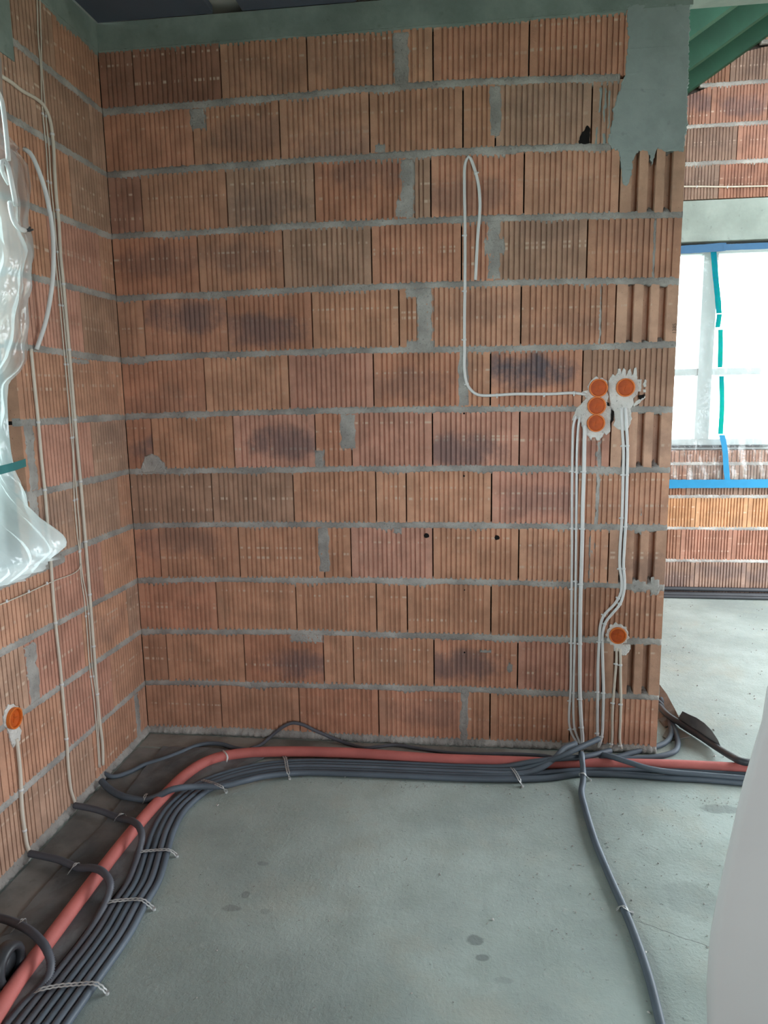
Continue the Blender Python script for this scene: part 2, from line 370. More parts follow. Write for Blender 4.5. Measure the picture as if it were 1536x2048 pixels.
def mortar_strip(name, p0, p1, zf, parent, mat, out, teeth=.012, half=.0085, proud=.0035, seed=0, dz=None, back=.03, tooth_up=.004):
    """bed joint squeezed out between two courses: runs p0 -> p1 (xy), out = outward unit vector"""
    p0 = np.array(p0, float); p1 = np.array(p1, float); L = np.linalg.norm(p1 - p0); n = max(4, int(L / .0075)); o_ = np.array(out, float)
    r = np.random.default_rng(seed + 100); V = []; lng = np.interp(np.arange(n + 1), np.arange(0, n + 12, 11), r.random(len(np.arange(0, n + 12, 11))))
    for i in range(n + 1):
        t = i / n; b = p0 + (p1 - p0) * t; z = zf(t)
        hu = half + r.uniform(-.0018, .0018); hd = half + r.uniform(-.0018, .0018)
        tu = tooth_up + r.random() * .006; td = .003 + teeth * (lng[i] ** 2) * (.4 + r.random() * 1.2)
        pr = proud * (.4 + r.random() * .9)
        for w, dzv in ((-back, hu + tu), (-.0022, hu + tu), (.0004 + pr * .4, hu), (pr, hu * .2 + r.uniform(-.002, .002)), (.0004 + pr * .5, -hd), (-.0022, -hd - td), (-back, -hd - td)):
            q = b + o_ * w; V.append((q[0], q[1], z + dzv))
    k = 7; Fc = [(i * k + j, (i + 1) * k + j, (i + 1) * k + j + 1, i * k + j + 1) for i in range(n) for j in range(k - 1)]
    Fc += [tuple(range(k)), tuple(n * k + j for j in range(k))[::-1]]
    return mk(name, V, Fc, mat, parent, True)
def poly_slab(name, pts3, out, thick, mat, parent, rough=.0015, sub=.006, back=.006, seed=0):
    """ragged flat slab: outline of 3-D points on a wall, raised by thick along out, rounded rim"""
    r = np.random.default_rng(seed + 5); o_ = np.array(out, float); p = [np.array(q, float) for q in pts3]; ring = []
    for a, b in zip(p, p[1:] + p[:1]):
        n = max(1, int(np.linalg.norm(b - a) / sub))
        for i in range(n): ring.append(a + (b - a) * i / n + r.normal(0, rough, 3) * (1 - np.abs(o_)))
    c = np.mean(ring, 0); n = len(ring); V = [q - o_ * back for q in ring] + [q + o_ * thick * .55 for q in ring]
    V += [q + (c - q) / np.linalg.norm(c - q) * .004 + o_ * thick * r.uniform(.85, 1.15) for q in ring]
    Fc = [(i, (i + 1) % n, n + (i + 1) % n, n + i) for i in range(n)] + [(n + i, n + (i + 1) % n, 2 * n + (i + 1) % n, 2 * n + i) for i in range(n)]
    Fc.append(tuple(range(2 * n, 3 * n)))
    o = mk(name, V, Fc, mat, parent); bm = bmesh.new(); bm.from_mesh(o.data)
    bmesh.ops.triangulate(bm, faces=[f for f in bm.faces if len(f.verts) > 4]); bmesh.ops.recalc_face_normals(bm, faces=bm.faces); bm.to_mesh(o.data); bm.free(); return o
def mortar_patch(name, x0, x1, z0, z1, parent, frame, mat=None, thick=.003, seed=0, rag=.006):
    """lumpy trowelled fill over a vertical joint. frame(u, z, w) -> world"""
    r = np.random.default_rng(seed + 31); nx = max(4, int((x1 - x0) / .006)); nzv = max(5, int((z1 - z0) / .009)); V = []
    for j in range(nzv + 1):
        wa, wb = (.6 * wa + r.normal(0, rag * .7), .6 * wb + r.normal(0, rag * .7)) if j else (0., 0.)
        ja, jb = wa, wb
        for i in range(nx + 1):
            s = i / nx; u = x0 + ja * (1 - s) + (x1 - x0 + jb * s - 0) * s; z = z0 + (z1 - z0) * j / nzv
            if j in (0, nzv): z += r.uniform(-rag, rag) * 1.3
            edge = min(i, nx - i) == 0 or min(j, nzv - j) == 0
            w = -.006 if edge else thick * r.uniform(.2, 1.25)
            V.append(frame(u, z, w))
    k = nx + 1; Fc = [(j * k + i, j * k + i + 1, (j + 1) * k + i + 1, (j + 1) * k + i) for j in range(nzv) for i in range(nx)]
    return mk(name, V, Fc, mat or M_MORTAR, parent, True)

# ---- back wall
wall_back = tag(box('wall_back', (0.0, XEND - .004, 0.046, 0.25, 0.0, 2.986), M_CORE), kind='structure')
fb = lambda u, z, w: (u, -w, z)
YM = {1: 120, 2: 250, 3: 380, 4: 510, 5: 630, 6: 755, 7: 875, 8: 995, 9: 1105, 10: 1215, 11: 1320, 12: 1425}
ROWS = {  # vertical joints in each course (photo x at mid height), kind of every block; * = scorched, ! = end block with deep channels
 1: ([265,440,614,804,866,1058,1264], ['d','d','b','b','o','r','r']),
 2: ([385,559,739,926,991,1183,1262], ['r','b','b','b','o','g','g']),
 3: ([282,453,629,814,861.5,1048,1239], ['d','b','g','r','g','r','b','s!']),
 4: ([396,566.5,743,923,989,1174], ['r','b','g','r','r','g','b']),
 5: ([287,454,624,798,850,1042,1231], ['b','r*','r*','o','o','b','b','s!']),
 6: ([409,577.5,747,928,981,1165], ['r','o','p','r','o','r#','g']),
 7: ([304,467,630.5,703,865,1039,1221], ['r*','o','p*','r','p','p*','p','s!']),
 8: ([424.5,587,752,812.5,983,1155], ['g','g','o','o','o','p','o']),
 9: ([320,478.5,648,702,865.7,1037.5,1217], ['r','b','o','o','p','o','o','s!']),
 10: ([434,592.5,753,814.5,982,1152], ['r','o','o','o','o','o','b']),
 11: ([335,489.5,647.5,707,868,1035.5,1205], ['b','o','r*','o','o','r*','p','s!']),
 12: ([443,599,757.3,929,980,1140], ['b','b','r','r','o','o','b'])}
for k, (js, kinds) in ROWS.items():
    xs = [-0.0015] + [float(P(j, YM[k], 'y', 0.0)[0]) for j in js]
    if len(kinds) == len(xs): xs.append(XEND)
    for i, kd in enumerate(kinds):
        a, b = xs[i] + .0031, xs[i + 1] - .0031 if i + 1 < len(xs) - 1 else xs[i + 1]
        g = .0065
        zb0, zb1, zt0, zt1 = zbed(k, a) + g, zbed(k, b) + g, zbed(k - 1, a) - g, zbed(k - 1, b) - g
        w = random.uniform(-.0012, .0012); o = brick('brick', b - a, 0, zb1 - zb0, zt0 - zb0, zt1 - zb0, wall_back, (a, w, zb0), big='!' in kd, gw=.45 if k >= 10 else .36, dep=.008)
        bcol(o, kd[0], .95 if '#' in kd else (.6 if '*' in kd else random.choice([0, 0, 0, .12, .25])))
for k in range(1, 12):
    x1 = {1: float(P(1240, 156, 'y', 0)[0]), 2: float(P(1222, 292, 'y', 0)[0])}.get(k, XEND)
    mortar_strip('bed_joint', (0.0, 0.0), (x1, 0.0), lambda t, k=k, x1=x1: zbed(k, t * x1), wall_back, M_MORTAR, (0, -1), seed=k, teeth=.016, half=.009)
mortar_strip('base_mortar', (0.0, 0.0), (XEND, 0.0), lambda t: .010 + .004 * math.sin(9 * t), wall_back, M_MORTAR, (0, -1), seed=44, teeth=.002, half=.012, proud=.018, tooth_up=.010)
# mortar filled vertical joints and smears: photo rectangles
for i, (x0, x1, y0, y1, th) in enumerate([(787,819,60,178,.003),(380,411,212,262,.003),(978,1004,168,276,.003),(748,772,286,308,.003),(800,829,314,440,.003),(790,812,395,438,.003),
    (973,1004,436,562,.003),(966,1012,474,512,.0035),(834,866,572,696,.0035),(812,870,678,706,.003),(810,864,572,598,.003),(916,940,700,815,.003),(681,712,826,900,.003),(630,648,898,938,.003),
    (637,659,1052,1146,.003),(918,939,1374,1488,.003),(785,806,1054,1068,.003),(578,646,1264,1286,.002),(1194,1205,572,692,.001),(1188,1204,880,1060,.001),(1178,1188,1060,1160,.001),(1302,1315,434,560,.0008),
    (1012,1026,1326,1346,.003),(1278,1286,1012,1034,.002),(1262,1296,1160,1186,.005),(1300,1322,1156,1192,.006),(960,985,1300,1306,.001)]):
    a, b = P(x0, y1, 'y', 0.0), P(x1, y0, 'y', 0.0)
    mortar_patch('mortar_fill', a[0], b[0], a[2], b[2], wall_back, fb, seed=i, thick=th, rag=.0035)
poly_slab('mortar_lump', [P(u, v, 'y', 0.0) for u, v in ((284,945),(285,928),(291,913),(303,906),(311,911),(319,915),(329,926),(334,945))], (0, -1, 0), .012, M_MORTAR, wall_back, rough=.002, seed=71)
# lumps of mortar in the deep channels of the end blocks
for k in (3, 5, 7, 9, 11):
    x0 = float(P(ROWS[k][0][-1], YM[k], 'y', 0)[0]); L = XEND - x0
    for a, b in ((.175, .29), (.43, .555), (.69, .82)):
        for top in (0, 1):
            if top and random.random() < .35: continue
            z = zbed(k - top, x0 + L * a); hh = random.uniform(.014, .038) * (.6 if top else 1)
            ua, ub = x0 + a * L - .004, x0 + b * L + .004; r = np.random.default_rng(k * 10 + int(a * 100) + top); V = []; n = 9; mN = 6; sg = -1 if top else 1
            for j in range(mN + 1):
                for i in range(n + 1):
                    s = i / n; hgt = hh * (math.sin(PI * min(1, max(0, s))) ** .6) * (.75 + .5 * r.random())
                    V.append((ua + (ub - ua) * s + r.normal(0, .001), .040 - .040 * math.sin(PI * .5 * (1 - j / mN)) + r.normal(0, .001) - .001, z + sg * (.004 + hgt * j / mN)))
            Fc = [(j * (n + 1) + i, j * (n + 1) + i + 1, (j + 1) * (n + 1) + i + 1, (j + 1) * (n + 1) + i) for j in range(mN) for i in range(n)]
            mk('mortar_lump', V, Fc, M_MORTAR, wall_back, True)
# ring beam and the concrete column head with its run-down drips
rb = boxes('ring_beam', [(-0.25, XEND, -0.004, 0.25, 2.984, 3.085), (XEND, XR, -0.004, 0.25, 3.083, 3.16)], M_BEAM, wall_back)
mortar_strip('beam_drip_edge', (0.0, 0.0), (float(P(1253, 25, 'y', 0)[0]), 0.0), lambda t: 2.986, wall_back, M_BEAM, (0, -1), seed=77, teeth=.014, half=.006, proud=.004)
ol = [(1254,8),(1254,40),(1257,80),(1252,120),(1250,150),(1243,168),(1236,190),(1228,215),(1224,250),(1216,282),(1222,296),(1238,302),(1243,340),(1247,368),(1255,372),(1262,352),(1265,322),(1272,308),(1284,300),
      (1296,304),(1304,330),(1308,312),(1316,296),(1330,304),(1345,302),(1366,303),(1374,250),(1380,8)]
poly_slab('column_head', [P(u, v, 'y', 0.0) for u, v in ol], (0, -1, 0), .004, M_COLUMN, wall_back, rough=.002, back=.02, seed=3)
for i, (x0, x1, y0, y1) in enumerate([(1196,1203,170,230),(1206,1212,172,250),(1214,1222,176,262),(1190,1196,250,296),(1203,1212,262,300)]):
    a, b = P(x0, y1, 'y', 0.0), P(x1, y0, 'y', 0.0); mortar_patch('mortar_smear', a[0], b[0], a[2], b[2], wall_back, fb, M_COLUMN, .002, 60 + i, .003)
def disc_on(name, c, r, out, mat, parent, h=.0008, n=18, jit=0.0, seed=0):
    o_ = Vector(out); a = o_.orthogonal().normalized(); b = o_.cross(a); rr = np.random.default_rng(seed)
    V = [Vector(c) + o_ * h]; V += [Vector(c) + o_ * h * .5 + (a * math.cos(t) + b * math.sin(t)) * r * (1 + rr.uniform(-jit, jit)) for t in np.linspace(0, 2 * PI, n, endpoint=False)]
    return mk(name, V, [(0, i, i % n + 1) for i in range(1, n + 1)], mat, parent)
for (u, v), r in (((853, 1071.5), .011), ((994, 1075.5), .0105), ((929, 1305), .004), ((929.5, 1379), .004), ((928, 952), .004), ((929, 1180), .003), ((928, 827), .004)):
    disc_on('drill_hole', P(u, v, 'y', 0.0), r, (0, -1, 0), M_HOLE, wall_back, .0012, 14, .12)
poly_slab('broken_hollow', [P(u, v, 'y', 0.0) for u, v in ((1158,287),(1160,272),(1168,262),(1174,250),(1180,256),(1180,286),(1170,288))], (0, -1, 0), .001, M_HOLE, wall_back, rough=.001, seed=9)

# ---- left wall (plane x = 0)
y0, y1, z0, z1 = WIN_LEFT
wall_left = tag(boxes('wall_left', [(-.27, -.046, -5.75, y0, 0, 2.986), (-.27, -.046, y1, .25, 0, 2.986), (-.27, -.046, y0, y1, 0, z0), (-.27, -.046, y0, y1, z1, 2.986)], M_CORE), kind='structure')
LZ = {1: (49,101), 2: (32.5,242.5), 3: (65,415), 4: (72,556), 5: (68,697), 6: (34,846.6), 7: (68,988.4), 8: (45.6,1139), 9: (0,1308), 10: (0,1458), 11: (0,1621)}
LB = {}
for k, q in LZ.items():
    h = P(q[0], q[1], 'x', 0.0); LB[k] = (zbed(k, 0.0), (h[2] - zbed(k, 0.0)) / (0 - h[1]))
def zl(k, y):
    if k <= 0: return 2.990
    if k >= 12: return .010
    a, s = LB[k]; return a + s * min(-y, 1.2)
for k in range(1, 13):
    lo = -3.1 if k in (1, 9, 10, 11, 12) else y1
    first = {1: .335, 6: .055}.get(k, .30 if k % 2 else .115)
    js = [-.002]; q = -first
    while q > lo + .04: js.append(q); q -= .375
    js.append(lo)
    for a, b in zip(js[1:], js[:-1]):
        a += .0022; b -= .0022; g = .0065
        if b - a < .03: continue
        zb0, zb1, zt0, zt1 = zl(k, a) + g, zl(k, b) + g, zl(k - 1, a) - g, zl(k - 1, b) - g
        o = brick('brick', b - a, 0, zb1 - zb0, zt0 - zb0, zt1 - zb0, wall_left, (random.uniform(-.001, .001), a, zb0), PI / 2, gw=.27, dep=.013)
        bcol(o, random.choice('obggpb'), random.choice([0, 0, 0, .2]))
    if k < 12:
        e = lo if k not in (2, 3, 4, 5, 6, 7, 8) else y1
        if k == 8: e = -3.1
        mortar_strip('bed_joint', (0.0, e), (0.0, 0.0), lambda t, k=k, e=e: zl(k, e * (1 - t)), wall_left, M_MORTAR, (1, 0), seed=20 + k, teeth=.006, half=.0095, proud=.002)
mortar_strip('base_mortar', (0.0, -3.1), (0.0, 0.0), lambda t: .012, wall_left, M_MORTAR, (1, 0), seed=45, teeth=.002, half=.012, proud=.016, tooth_up=.010)
box('ring_beam', (-0.25, 0.004, -5.7, 0.0, 2.984, 3.085), M_BEAM, wall_left)
mortar_strip('beam_drip_edge', (0.0, -3.1), (0.0, 0.0), lambda t: 2.986, wall_left, M_BEAM, (1, 0), seed=78, teeth=.03, half=.006, proud=.004)
box('lintel', (-.2, .003, y0 - .2, -.60, 2.70, 2.965), M_BEAM, wall_left)
fl = lambda u, z, w: (w, u, z)
for i, (ya, yb, za, zb_) in enumerate([(-.745, -.69, 1.26, 1.50), (-.865, -.80, .52, .745), (-1.3, -.57, .965, 1.0), (-.12, -.075, .02, .24), (-.45, -.27, 1.715, 1.735), (-.76, -.70, 1.0, 1.27), (-.80, -.62, 1.0, 1.03)]):
    mortar_patch('mortar_fill', ya, yb, za, zb_, wall_left, fl, seed=90 + i, thick=.003, rag=.006)

# ---- ceiling with dark boards between pale battens
ceil = tag(box('ceiling', (-.25, XR + .2, -5.75, .25, 3.125, 3.2), M_PALE), kind='structure')
x = .012
while x < XR - .1:
    e = .497 if x < .1 else x + .458
    box('ceiling_board', (x, min(e, XR), -5.5, -.005, 3.087, 3.115), M_PANEL, ceil); x = e + .122

# ---- rear room: wall with window, gable, green rafters
YR = 2.546
GA, GB = 1.623, .652                              # gable line z = GA + GB x
x0, x1, z0, z1 = WIN_REAR
wr = [(-.3, x0, YR + .046, YR + .3, 0, 2.88), (x1, XR, YR + .046, YR + .3, 0, 2.88), (x0, x1, YR + .046, YR + .3, 0, z0), (x0 - .0, x1, YR + .046, YR + .3, z1, 2.88)]
V, Fc = join([boxvf(*b) for b in wr])
n0 = len(V); g = [(-.3, 2.88), (XR, 2.88), (XR, GA + GB * XR + .1), (2.0, GA + GB * 2.0 + .1), (-.3, 3.0)]
V += [(q[0], YR + .046, q[1]) for q in g] + [(q[0], YR + .3, q[1]) for q in g]
Fc += [tuple(n0 + i for i in range(5)), tuple(n0 + 5 + i for i in range(5))[::-1]] + [(n0 + i, n0 + 5 + i, n0 + 5 + (i + 1) % 5, n0 + (i + 1) % 5) for i in range(5)]
wall_rear = tag(mk('wall_rear', V, Fc, M_CORE), kind='structure')
box('window_lintel', (x0 - .25, x1 + .15, YR - .002, YR + .05, 2.602, 2.878), M_LINTEL, wall_rear)
RB = [.012, .273, .524, .767, 1.015, 1.12]        # bed heights below the window
def rear_row(xs, zb, zt, kinds, soot=0.0, gable=False):
    for a, b in zip(xs[:-1], xs[1:]):
        a += .0026; b -= .0026; g = .006; ta, tb = zt - g, zt - g
        if gable:
            ta, tb = min(ta, GA + GB * a + .05), min(tb, GA + GB * b + .05)
            if tb - zb < .03: continue
            ta = max(ta, zb + g + .01)
        o = brick('brick', b - a, 0, 0, ta - zb - g, tb - zb - g, wall_rear, (a, YR + random.uniform(-.001, .001), zb + g)); bcol(o, random.choice(kinds), soot)
def seq(px, py, n0_, n1_):
    q = float(P(px, py, 'y', YR)[0]); return [q + .373 * i for i in range(-n0_, n1_ + 1) if q + .373 * i < XR - .01]
rear_row(seq(1389, 1150, 3, 5), RB[0], RB[1], 'mm', .3)
rear_row(seq(1361, 1090, 3, 5), RB[1], RB[2], 'dkd')
rear_row(seq(1391, 1025, 3, 5), RB[2], RB[3], 'yyd')
rear_row(seq(1372, 985, 3, 5), RB[3], RB[4], 'kmk')
rear_row(seq(1464, 905, 3, 5), RB[4], RB[5], 'dk')
for i in range(1, 5):
    mortar_strip('bed_joint', (1.9, YR), (4.88, YR), lambda t, i=i: RB[i], wall_rear, M_MORTAR, (0, -1), seed=200 + i, teeth=.008, half=.008, proud=.002)
zz = [2.88] + [float(P(1400, v, 'y', YR)[2]) for v in (327, 252, 171)]; zz += [zz[-1] + .25, zz[-1] + .5, zz[-1] + .75]
for i, px in enumerate((1438, 1474, 1422, 1461, 1440, 1470)):
    rear_row(seq(px, (362, 290, 212, 130, 60, 0)[i], 3, 5), zz[i], zz[i + 1], 'kmdk'[i % 3:], .5 if i == 2 else .1, True)
    if i: mortar_strip('bed_joint', (max(2.0, (zz[i] - GA) / GB), YR), (4.88, YR), lambda t, i=i: zz[i], wall_rear, M_MORTAR, (0, -1), seed=220 + i, teeth=.012, half=.009, proud=.003)
roof = empty('ceiling_pitched'); tag(roof, kind='structure')
def sloped(name, ya, yb, lo, hi, xa, xb, mat, par):
    v = [(x, y, GA + GB * x + h) for h in (lo, hi) for y in (ya, yb) for x in (xa, xb)]
    return mk(name, v, boxvf(0, 1, 0, 1, 0, 1)[1], mat, par)
for ya in (.35, 1.08, 1.79, 2.46): sloped('rafter', ya, ya + .08, 0.0, .20, 2.0, XR, M_GREEN, roof)
sloped('roof_boarding', .0, 2.6, .20, .23, 1.9, XR + .25, M_GBOARD, roof)
tag(boxes('wall_inner', [(-.3, 2.0, .25, .45, 0, 3.3), (1.9, 2.1, .45, 2.6, 0, 3.6)], M_BLOCK), kind='structure')
# off-frame walls that close the room
y0, y1, z0, z1 = WIN_RIGHT
tag(boxes('wall_right', [(XR, XR + .25, -5.75, y0, 0, 3.1), (XR, XR + .25, y1, 2.85, 0, 5.0), (XR, XR + .25, y0, y1, z1, 3.1), (XR, XR + .25, .0, y1, 3.1, 5.0), (XR, XR + .25, y0, y1, -.1, z0)], M_BLOCK), kind='structure')
x0, x1, z0, z1 = WIN_FRONT
tag(boxes('wall_front', [(-.3, x0, -5.75, -5.5, 0, 3.1), (x1, XR, -5.75, -5.5, 0, 3.1), (x0, x1, -5.75, -5.5, 0, z0), (x0, x1, -5.75, -5.5, z1, 3.1)], M_BLOCK), kind='structure')

# windows
def window_y(name, x0, x1, z0, z1, y, mull, trans):
    w = empty(name, (x0, y, z0)); tag(w, kind='structure'); L = lambda b: (b[0] - x0, b[1] - x0, b[2], b[3], b[4] - z0, b[5] - z0)
    boxes('window_frame', [L(b) for b in [(x0, x1, 0, .07, z0, z0 + .075), (x0, x1, 0, .07, z1 - .075, z1), (x0, x0 + .07, 0, .07, z0 + .075, z1 - .075), (x1 - .07, x1, 0, .07, z0 + .075, z1 - .075)]], M_FRAME, w)
    ms = [x0 + .07] + mull + [x1 - .07]
    for q in mull: box('mullion', L((q - .05, q + .05, -.005, .07, z0 + .075, z1 - .075)), M_FRAME, w)
    for a, b in zip(ms[:-1], ms[1:]):
        box('pane', L((a, b, .03, .036, z0 + .07, z1 - .07)), M_GLASS, w)
        if trans: box('transom', L((a + .05, b - .05, .005, .06, trans - .025, trans + .025)), M_FRAME, w)
    box('gasket', L((x0, x1, -.012, 0.0, z1 - .03, z1 - .004)), M_GASKET, w)
    box('sill_gasket', L((x0, x1, -.010, 0.0, z0 + .012, z0 + .03)), M_GASKET, w)
    return w
window_y('window_1', *WIN_REAR, YR + .06, [3.235, 3.95], 1.69)
y0, y1, z0, z1 = WIN_LEFT
w2 = empty('window_2', (-.16, y0, z0)); tag(w2, kind='structure')
H, Lw = z1 - z0, y1 - y0
boxes('window_frame', [(0, .07, 0, Lw, 0, .075), (0, .07, 0, Lw, H - .075, H), (0, .07, 0, .07, .075, H - .075), (0, .07, Lw - .07, Lw, .075, H - .075)], M_FRAME, w2)
box('mullion', (-.002, .07, Lw / 2 - .05, Lw / 2 + .05, .075, H - .075), M_FRAME, w2)
box('pane', (.03, .036, .06, Lw - .06, .06, H - .06), M_GLASS, w2)

# ------------------------------------------------------------------ plastic sheets and tape
def ribbon(name, pts, width, side, mat, parent, thick=.0012, lift=None):
    c = spline(pts, .03); T = np.gradient(c, axis=0); T /= np.linalg.norm(T, axis=1)[:, None]; sd = np.array(side, float)
    out = np.cross(T, sd); out /= np.linalg.norm(out, axis=1)[:, None]; r = np.random.default_rng(len(c))
    V = []
    for i in range(len(c)):
        w = width / 2 * (1 + r.uniform(-.05, .05))
        V += [c[i] - sd * w, c[i] + sd * w]
    n = len(c); Fc = [(i * 2, i * 2 + 1, i * 2 + 3, i * 2 + 2) for i in range(n - 1)]
    return mk(name, V, Fc, mat, parent)
ps = empty('plastic_sheet', (3.0, YR - .03, .85)); tag(ps, 'clear crinkled plastic sheet taped over the bright rear window', 'plastic sheet')
loc = lambda q: np.array(q) - np.array([3.0, YR - .03, .85])
def fold_sheet():
    V = []; nx, nzv = 150, 44; xa, xb, za, zb_ = 2.55, 4.85, .86, 2.575
    for j in range(nzv + 1):
        t = j / nzv; z = za + (zb_ - za) * t
        for i in range(nx + 1):
            x = xa + (xb - xa) * i / nx; lo = max(0, 1 - t * 3.2)
            y = -.012 + .006 * nz(x * 6, z * 2, 1) - .012 * lo * abs(math.sin(x * 23 + 2 * nz(x * 4, z, 2) + (z - .86) * 7 * math.sin(x * 9))) - .006 * lo * math.sin(x * 61 + z * 20)
            V.append(loc((x, YR + y, z)))
    k = nx + 1; return V, [(j * k + i, j * k + i + 1, (j + 1) * k + i + 1, (j + 1) * k + i) for j in range(nzv) for i in range(nx)]
mk('film', *fold_sheet(), M_SHEET, ps, True)
def tp(*px): return [loc(P(u, v, 'y', YR - .036)) for u, v in px]
ribbon('tape_strip', tp((1426, 488), (1430, 540), (1436, 600), (1438, 627)), .040, (1, 0, 0), M_TAPE, ps)
ribbon('tape_strip', tp((1439, 628), (1437, 643), (1435, 655)), .034, (1, 0, 0), M_TAPE, ps)
ribbon('tape_strip', tp((1441, 659), (1441, 700), (1440, 735)), .034, (1, 0, 0), M_TAPE, ps)
ribbon('tape_strip', tp((1443, 752), (1444, 810), (1441, 868)), .034, (1, 0, 0), M_TAPE, ps)
ribbon('tape_strip', tp((1444, 870), (1450, 900), (1452, 930), (1455, 962)), .040, (1, 0, 0), M_TAPEB, ps)
ribbon('tape_strip', [loc((2.55, YR - .042, .868)), loc((3.7, YR - .042, .872)), loc((4.85, YR - .042, .884))], .064, (0, 0, 1), M_TAPEB, ps)
ribbon('tape_strip', [loc((2.55, YR - .042, 2.545)), loc((3.1, YR - .042, 2.545)), loc((3.3, YR - .042, 2.552))], .055, (0, 0, 1), M_TAPEN, ps)
ribbon('tape_strip', [loc((3.28, YR - .044, 2.548)), loc((4.2, YR - .044, 2.548)), loc((4.85, YR - .044, 2.552))], .042, (0, 0, 1), M_TAPEN, ps)

pl = empty('plastic_sheet', (0.03, -.9, 1.0)); tag(pl, 'milky sagging plastic sheet hanging over the side window, gathered at the bottom', 'plastic sheet')
EDGE = [(70,1112),(104,1106),(92,1085),(76,1040),(66,1000),(58,965),(46,940),(38,900),(34,860),(31,800),(34,765),(58,742),(70,720),(72,660),(72,600),(74,560),(80,522),(74,490),(70,455),(74,420),(78,370),(72,330),(58,298),(40,292),(32,270),(22,180),(20,120)]
ez = np.array([P(u, v, 'x', .045) for u, v in EDGE]); o_ = np.argsort(ez[:, 2]); EZ, EY = ez[o_, 2], ez[o_, 1]
def left_sheet():
    V = []; nzv, nx = 110, 70; za, zb_ = EZ[0], EZ[-1]; L0 = np.array([.03, -.9, 1.0])
    for j in range(nzv + 1):
        z = za + (zb_ - za) * j / nzv; e = np.interp(z, EZ, EY); t = (z - za) / (zb_ - za)
        for i in range(nx + 1):
            s = i / nx; y = e + (-2.75 - e) * s ** 1.5; d = e - y
            bul = .16 * math.exp(-((z - 1.10) / .13) ** 2) * min(1, d / .10) + .07 * min(1, d / .12) * (math.exp(-((z - 2.05) / .25) ** 2))
            fold = .012 * math.sin(d * 60 + 3 * math.sin(z * 5) + z * 9) + .008 * math.sin(d * 130 - z * 14 + 2 * math.sin(z * 11)) + .004 * math.sin(z * 45 + d * 22)
            x = .016 + bul + fold * min(1, d / .04)
            V.append(np.array([max(x, .006), y, z + .012 * math.sin(d * 14) * (1 - t) ** 6]) - L0)
    k = nx + 1; return V, [(j * k + i, j * k + i + 1, (j + 1) * k + i + 1, (j + 1) * k + i) for j in range(nzv) for i in range(nx)]
mk('film', *left_sheet(), M_SHEET_L, pl, True)
L0 = np.array([.03, -.9, 1.0])
ribbon('tape_strip', [P(52, 925, 'x', .05) - L0, P(25, 934, 'x', .07) - L0, P(-40, 950, 'x', .07) - L0], .026, (0, 0, 1), M_TEAL, pl)

# ------------------------------------------------------------------ cables on the walls
def cable(name, pts, r, mat, label, group=None, clips=(), cat='cable', axis=None, n=8):
    root = empty(name, tuple(map(float, pts[-1]))); tag(root, label, cat, group); L = np.array(list(root.location))
    o, c = tube('sheath', [np.array(q) - L for q in pts], r, mat, root, n=n)
    for z in clips:                                # nail clips at given heights (or at fractions when axis == 'f')
        i = int(np.argmin(np.abs(c[:, 2] + L[2] - z))) if axis is None else int(z * (len(c) - 1))
        i = min(max(i, 1), len(c) - 2); d = c[i + 1] - c[i - 1]; d /= np.linalg.norm(d)
        q = tubevf([c[i] - d * .004, c[i] + d * .004], r + .0016, 8, .004)
        sd = np.cross(d, [0, -1, 0] if abs(d[1]) < .9 and axis != 'x' else [1, 0, 0]); sd /= np.linalg.norm(sd)
        kn = tubevf([c[i] + sd * r, c[i] + sd * (r + .006)], .0034, 6, .004)
        mk('clip', *join([(q[0], q[1]), (kn[0], kn[1])]), M_WHITE, root, True)
    return root
def bw(pts, w): return [P(u, v, 'y', -w) for u, v in pts]
def lw(pts, w): return [P(u, v, 'x', w) for u, v in pts]
def zb_(v, u=1150): return float(P(u, v, 'y', 0)[2])
cable('looped_cable', bw([(951,560),(955,480),(960,410),(957,370),(948,335),(938,313),(931,325),(929,380),(930,440),(930,560),(929,640),(929,700),(929,740),(934,768),(945,783),(958,790),(1035,788),(1100,788),(1148,786),(1172,789)], .007), .0062, M_WHITE,
      'white cable looped high on the back wall then turning sideways to the socket boxes', clips=(.22, .42, .535, .64, .735, .81, .915, .975), axis='f')
cable('wall_cable', bw([(1152,832),(1147,850),(1145,900),(1144,1000),(1144,1100),(1143,1200),(1142,1300),(1141,1380),(1138,1430),(1139,1452),(1145,1470),(1155,1486)], .006), .0052, M_WHITE,
      'slim white cable farthest from the wall end of the three below the triple boxes', 'three cables below the triple boxes', [zb_(v) for v in (940, 1058, 1180, 1284, 1400, 1455)])
cable('wall_cable', bw([(1160,834),(1157,850),(1154,900),(1153,1000),(1152,1100),(1151,1200),(1149,1300),(1147,1385),(1147,1430),(1149,1456),(1154,1472),(1160,1487)], .006), .0052, M_WHITE,
      'slim white cable between its neighbours, middle of the three below the triple boxes', 'three cables below the triple boxes', [zb_(v) for v in (942, 1057, 1164, 1286, 1386, 1458)])
cable('wall_cable', bw([(1170,850),(1169,880),(1168,940),(1166,1000),(1164,1100),(1161,1200),(1160,1290),(1160,1390),(1163,1450),(1165,1480),(1164,1506)], .009), .0082, M_WHITE,
      'thick white cable, widest of the three dropping from the triple socket boxes', 'three cables below the triple boxes', [zb_(v) for v in (942, 1057, 1165, 1288, 1394, 1452)])
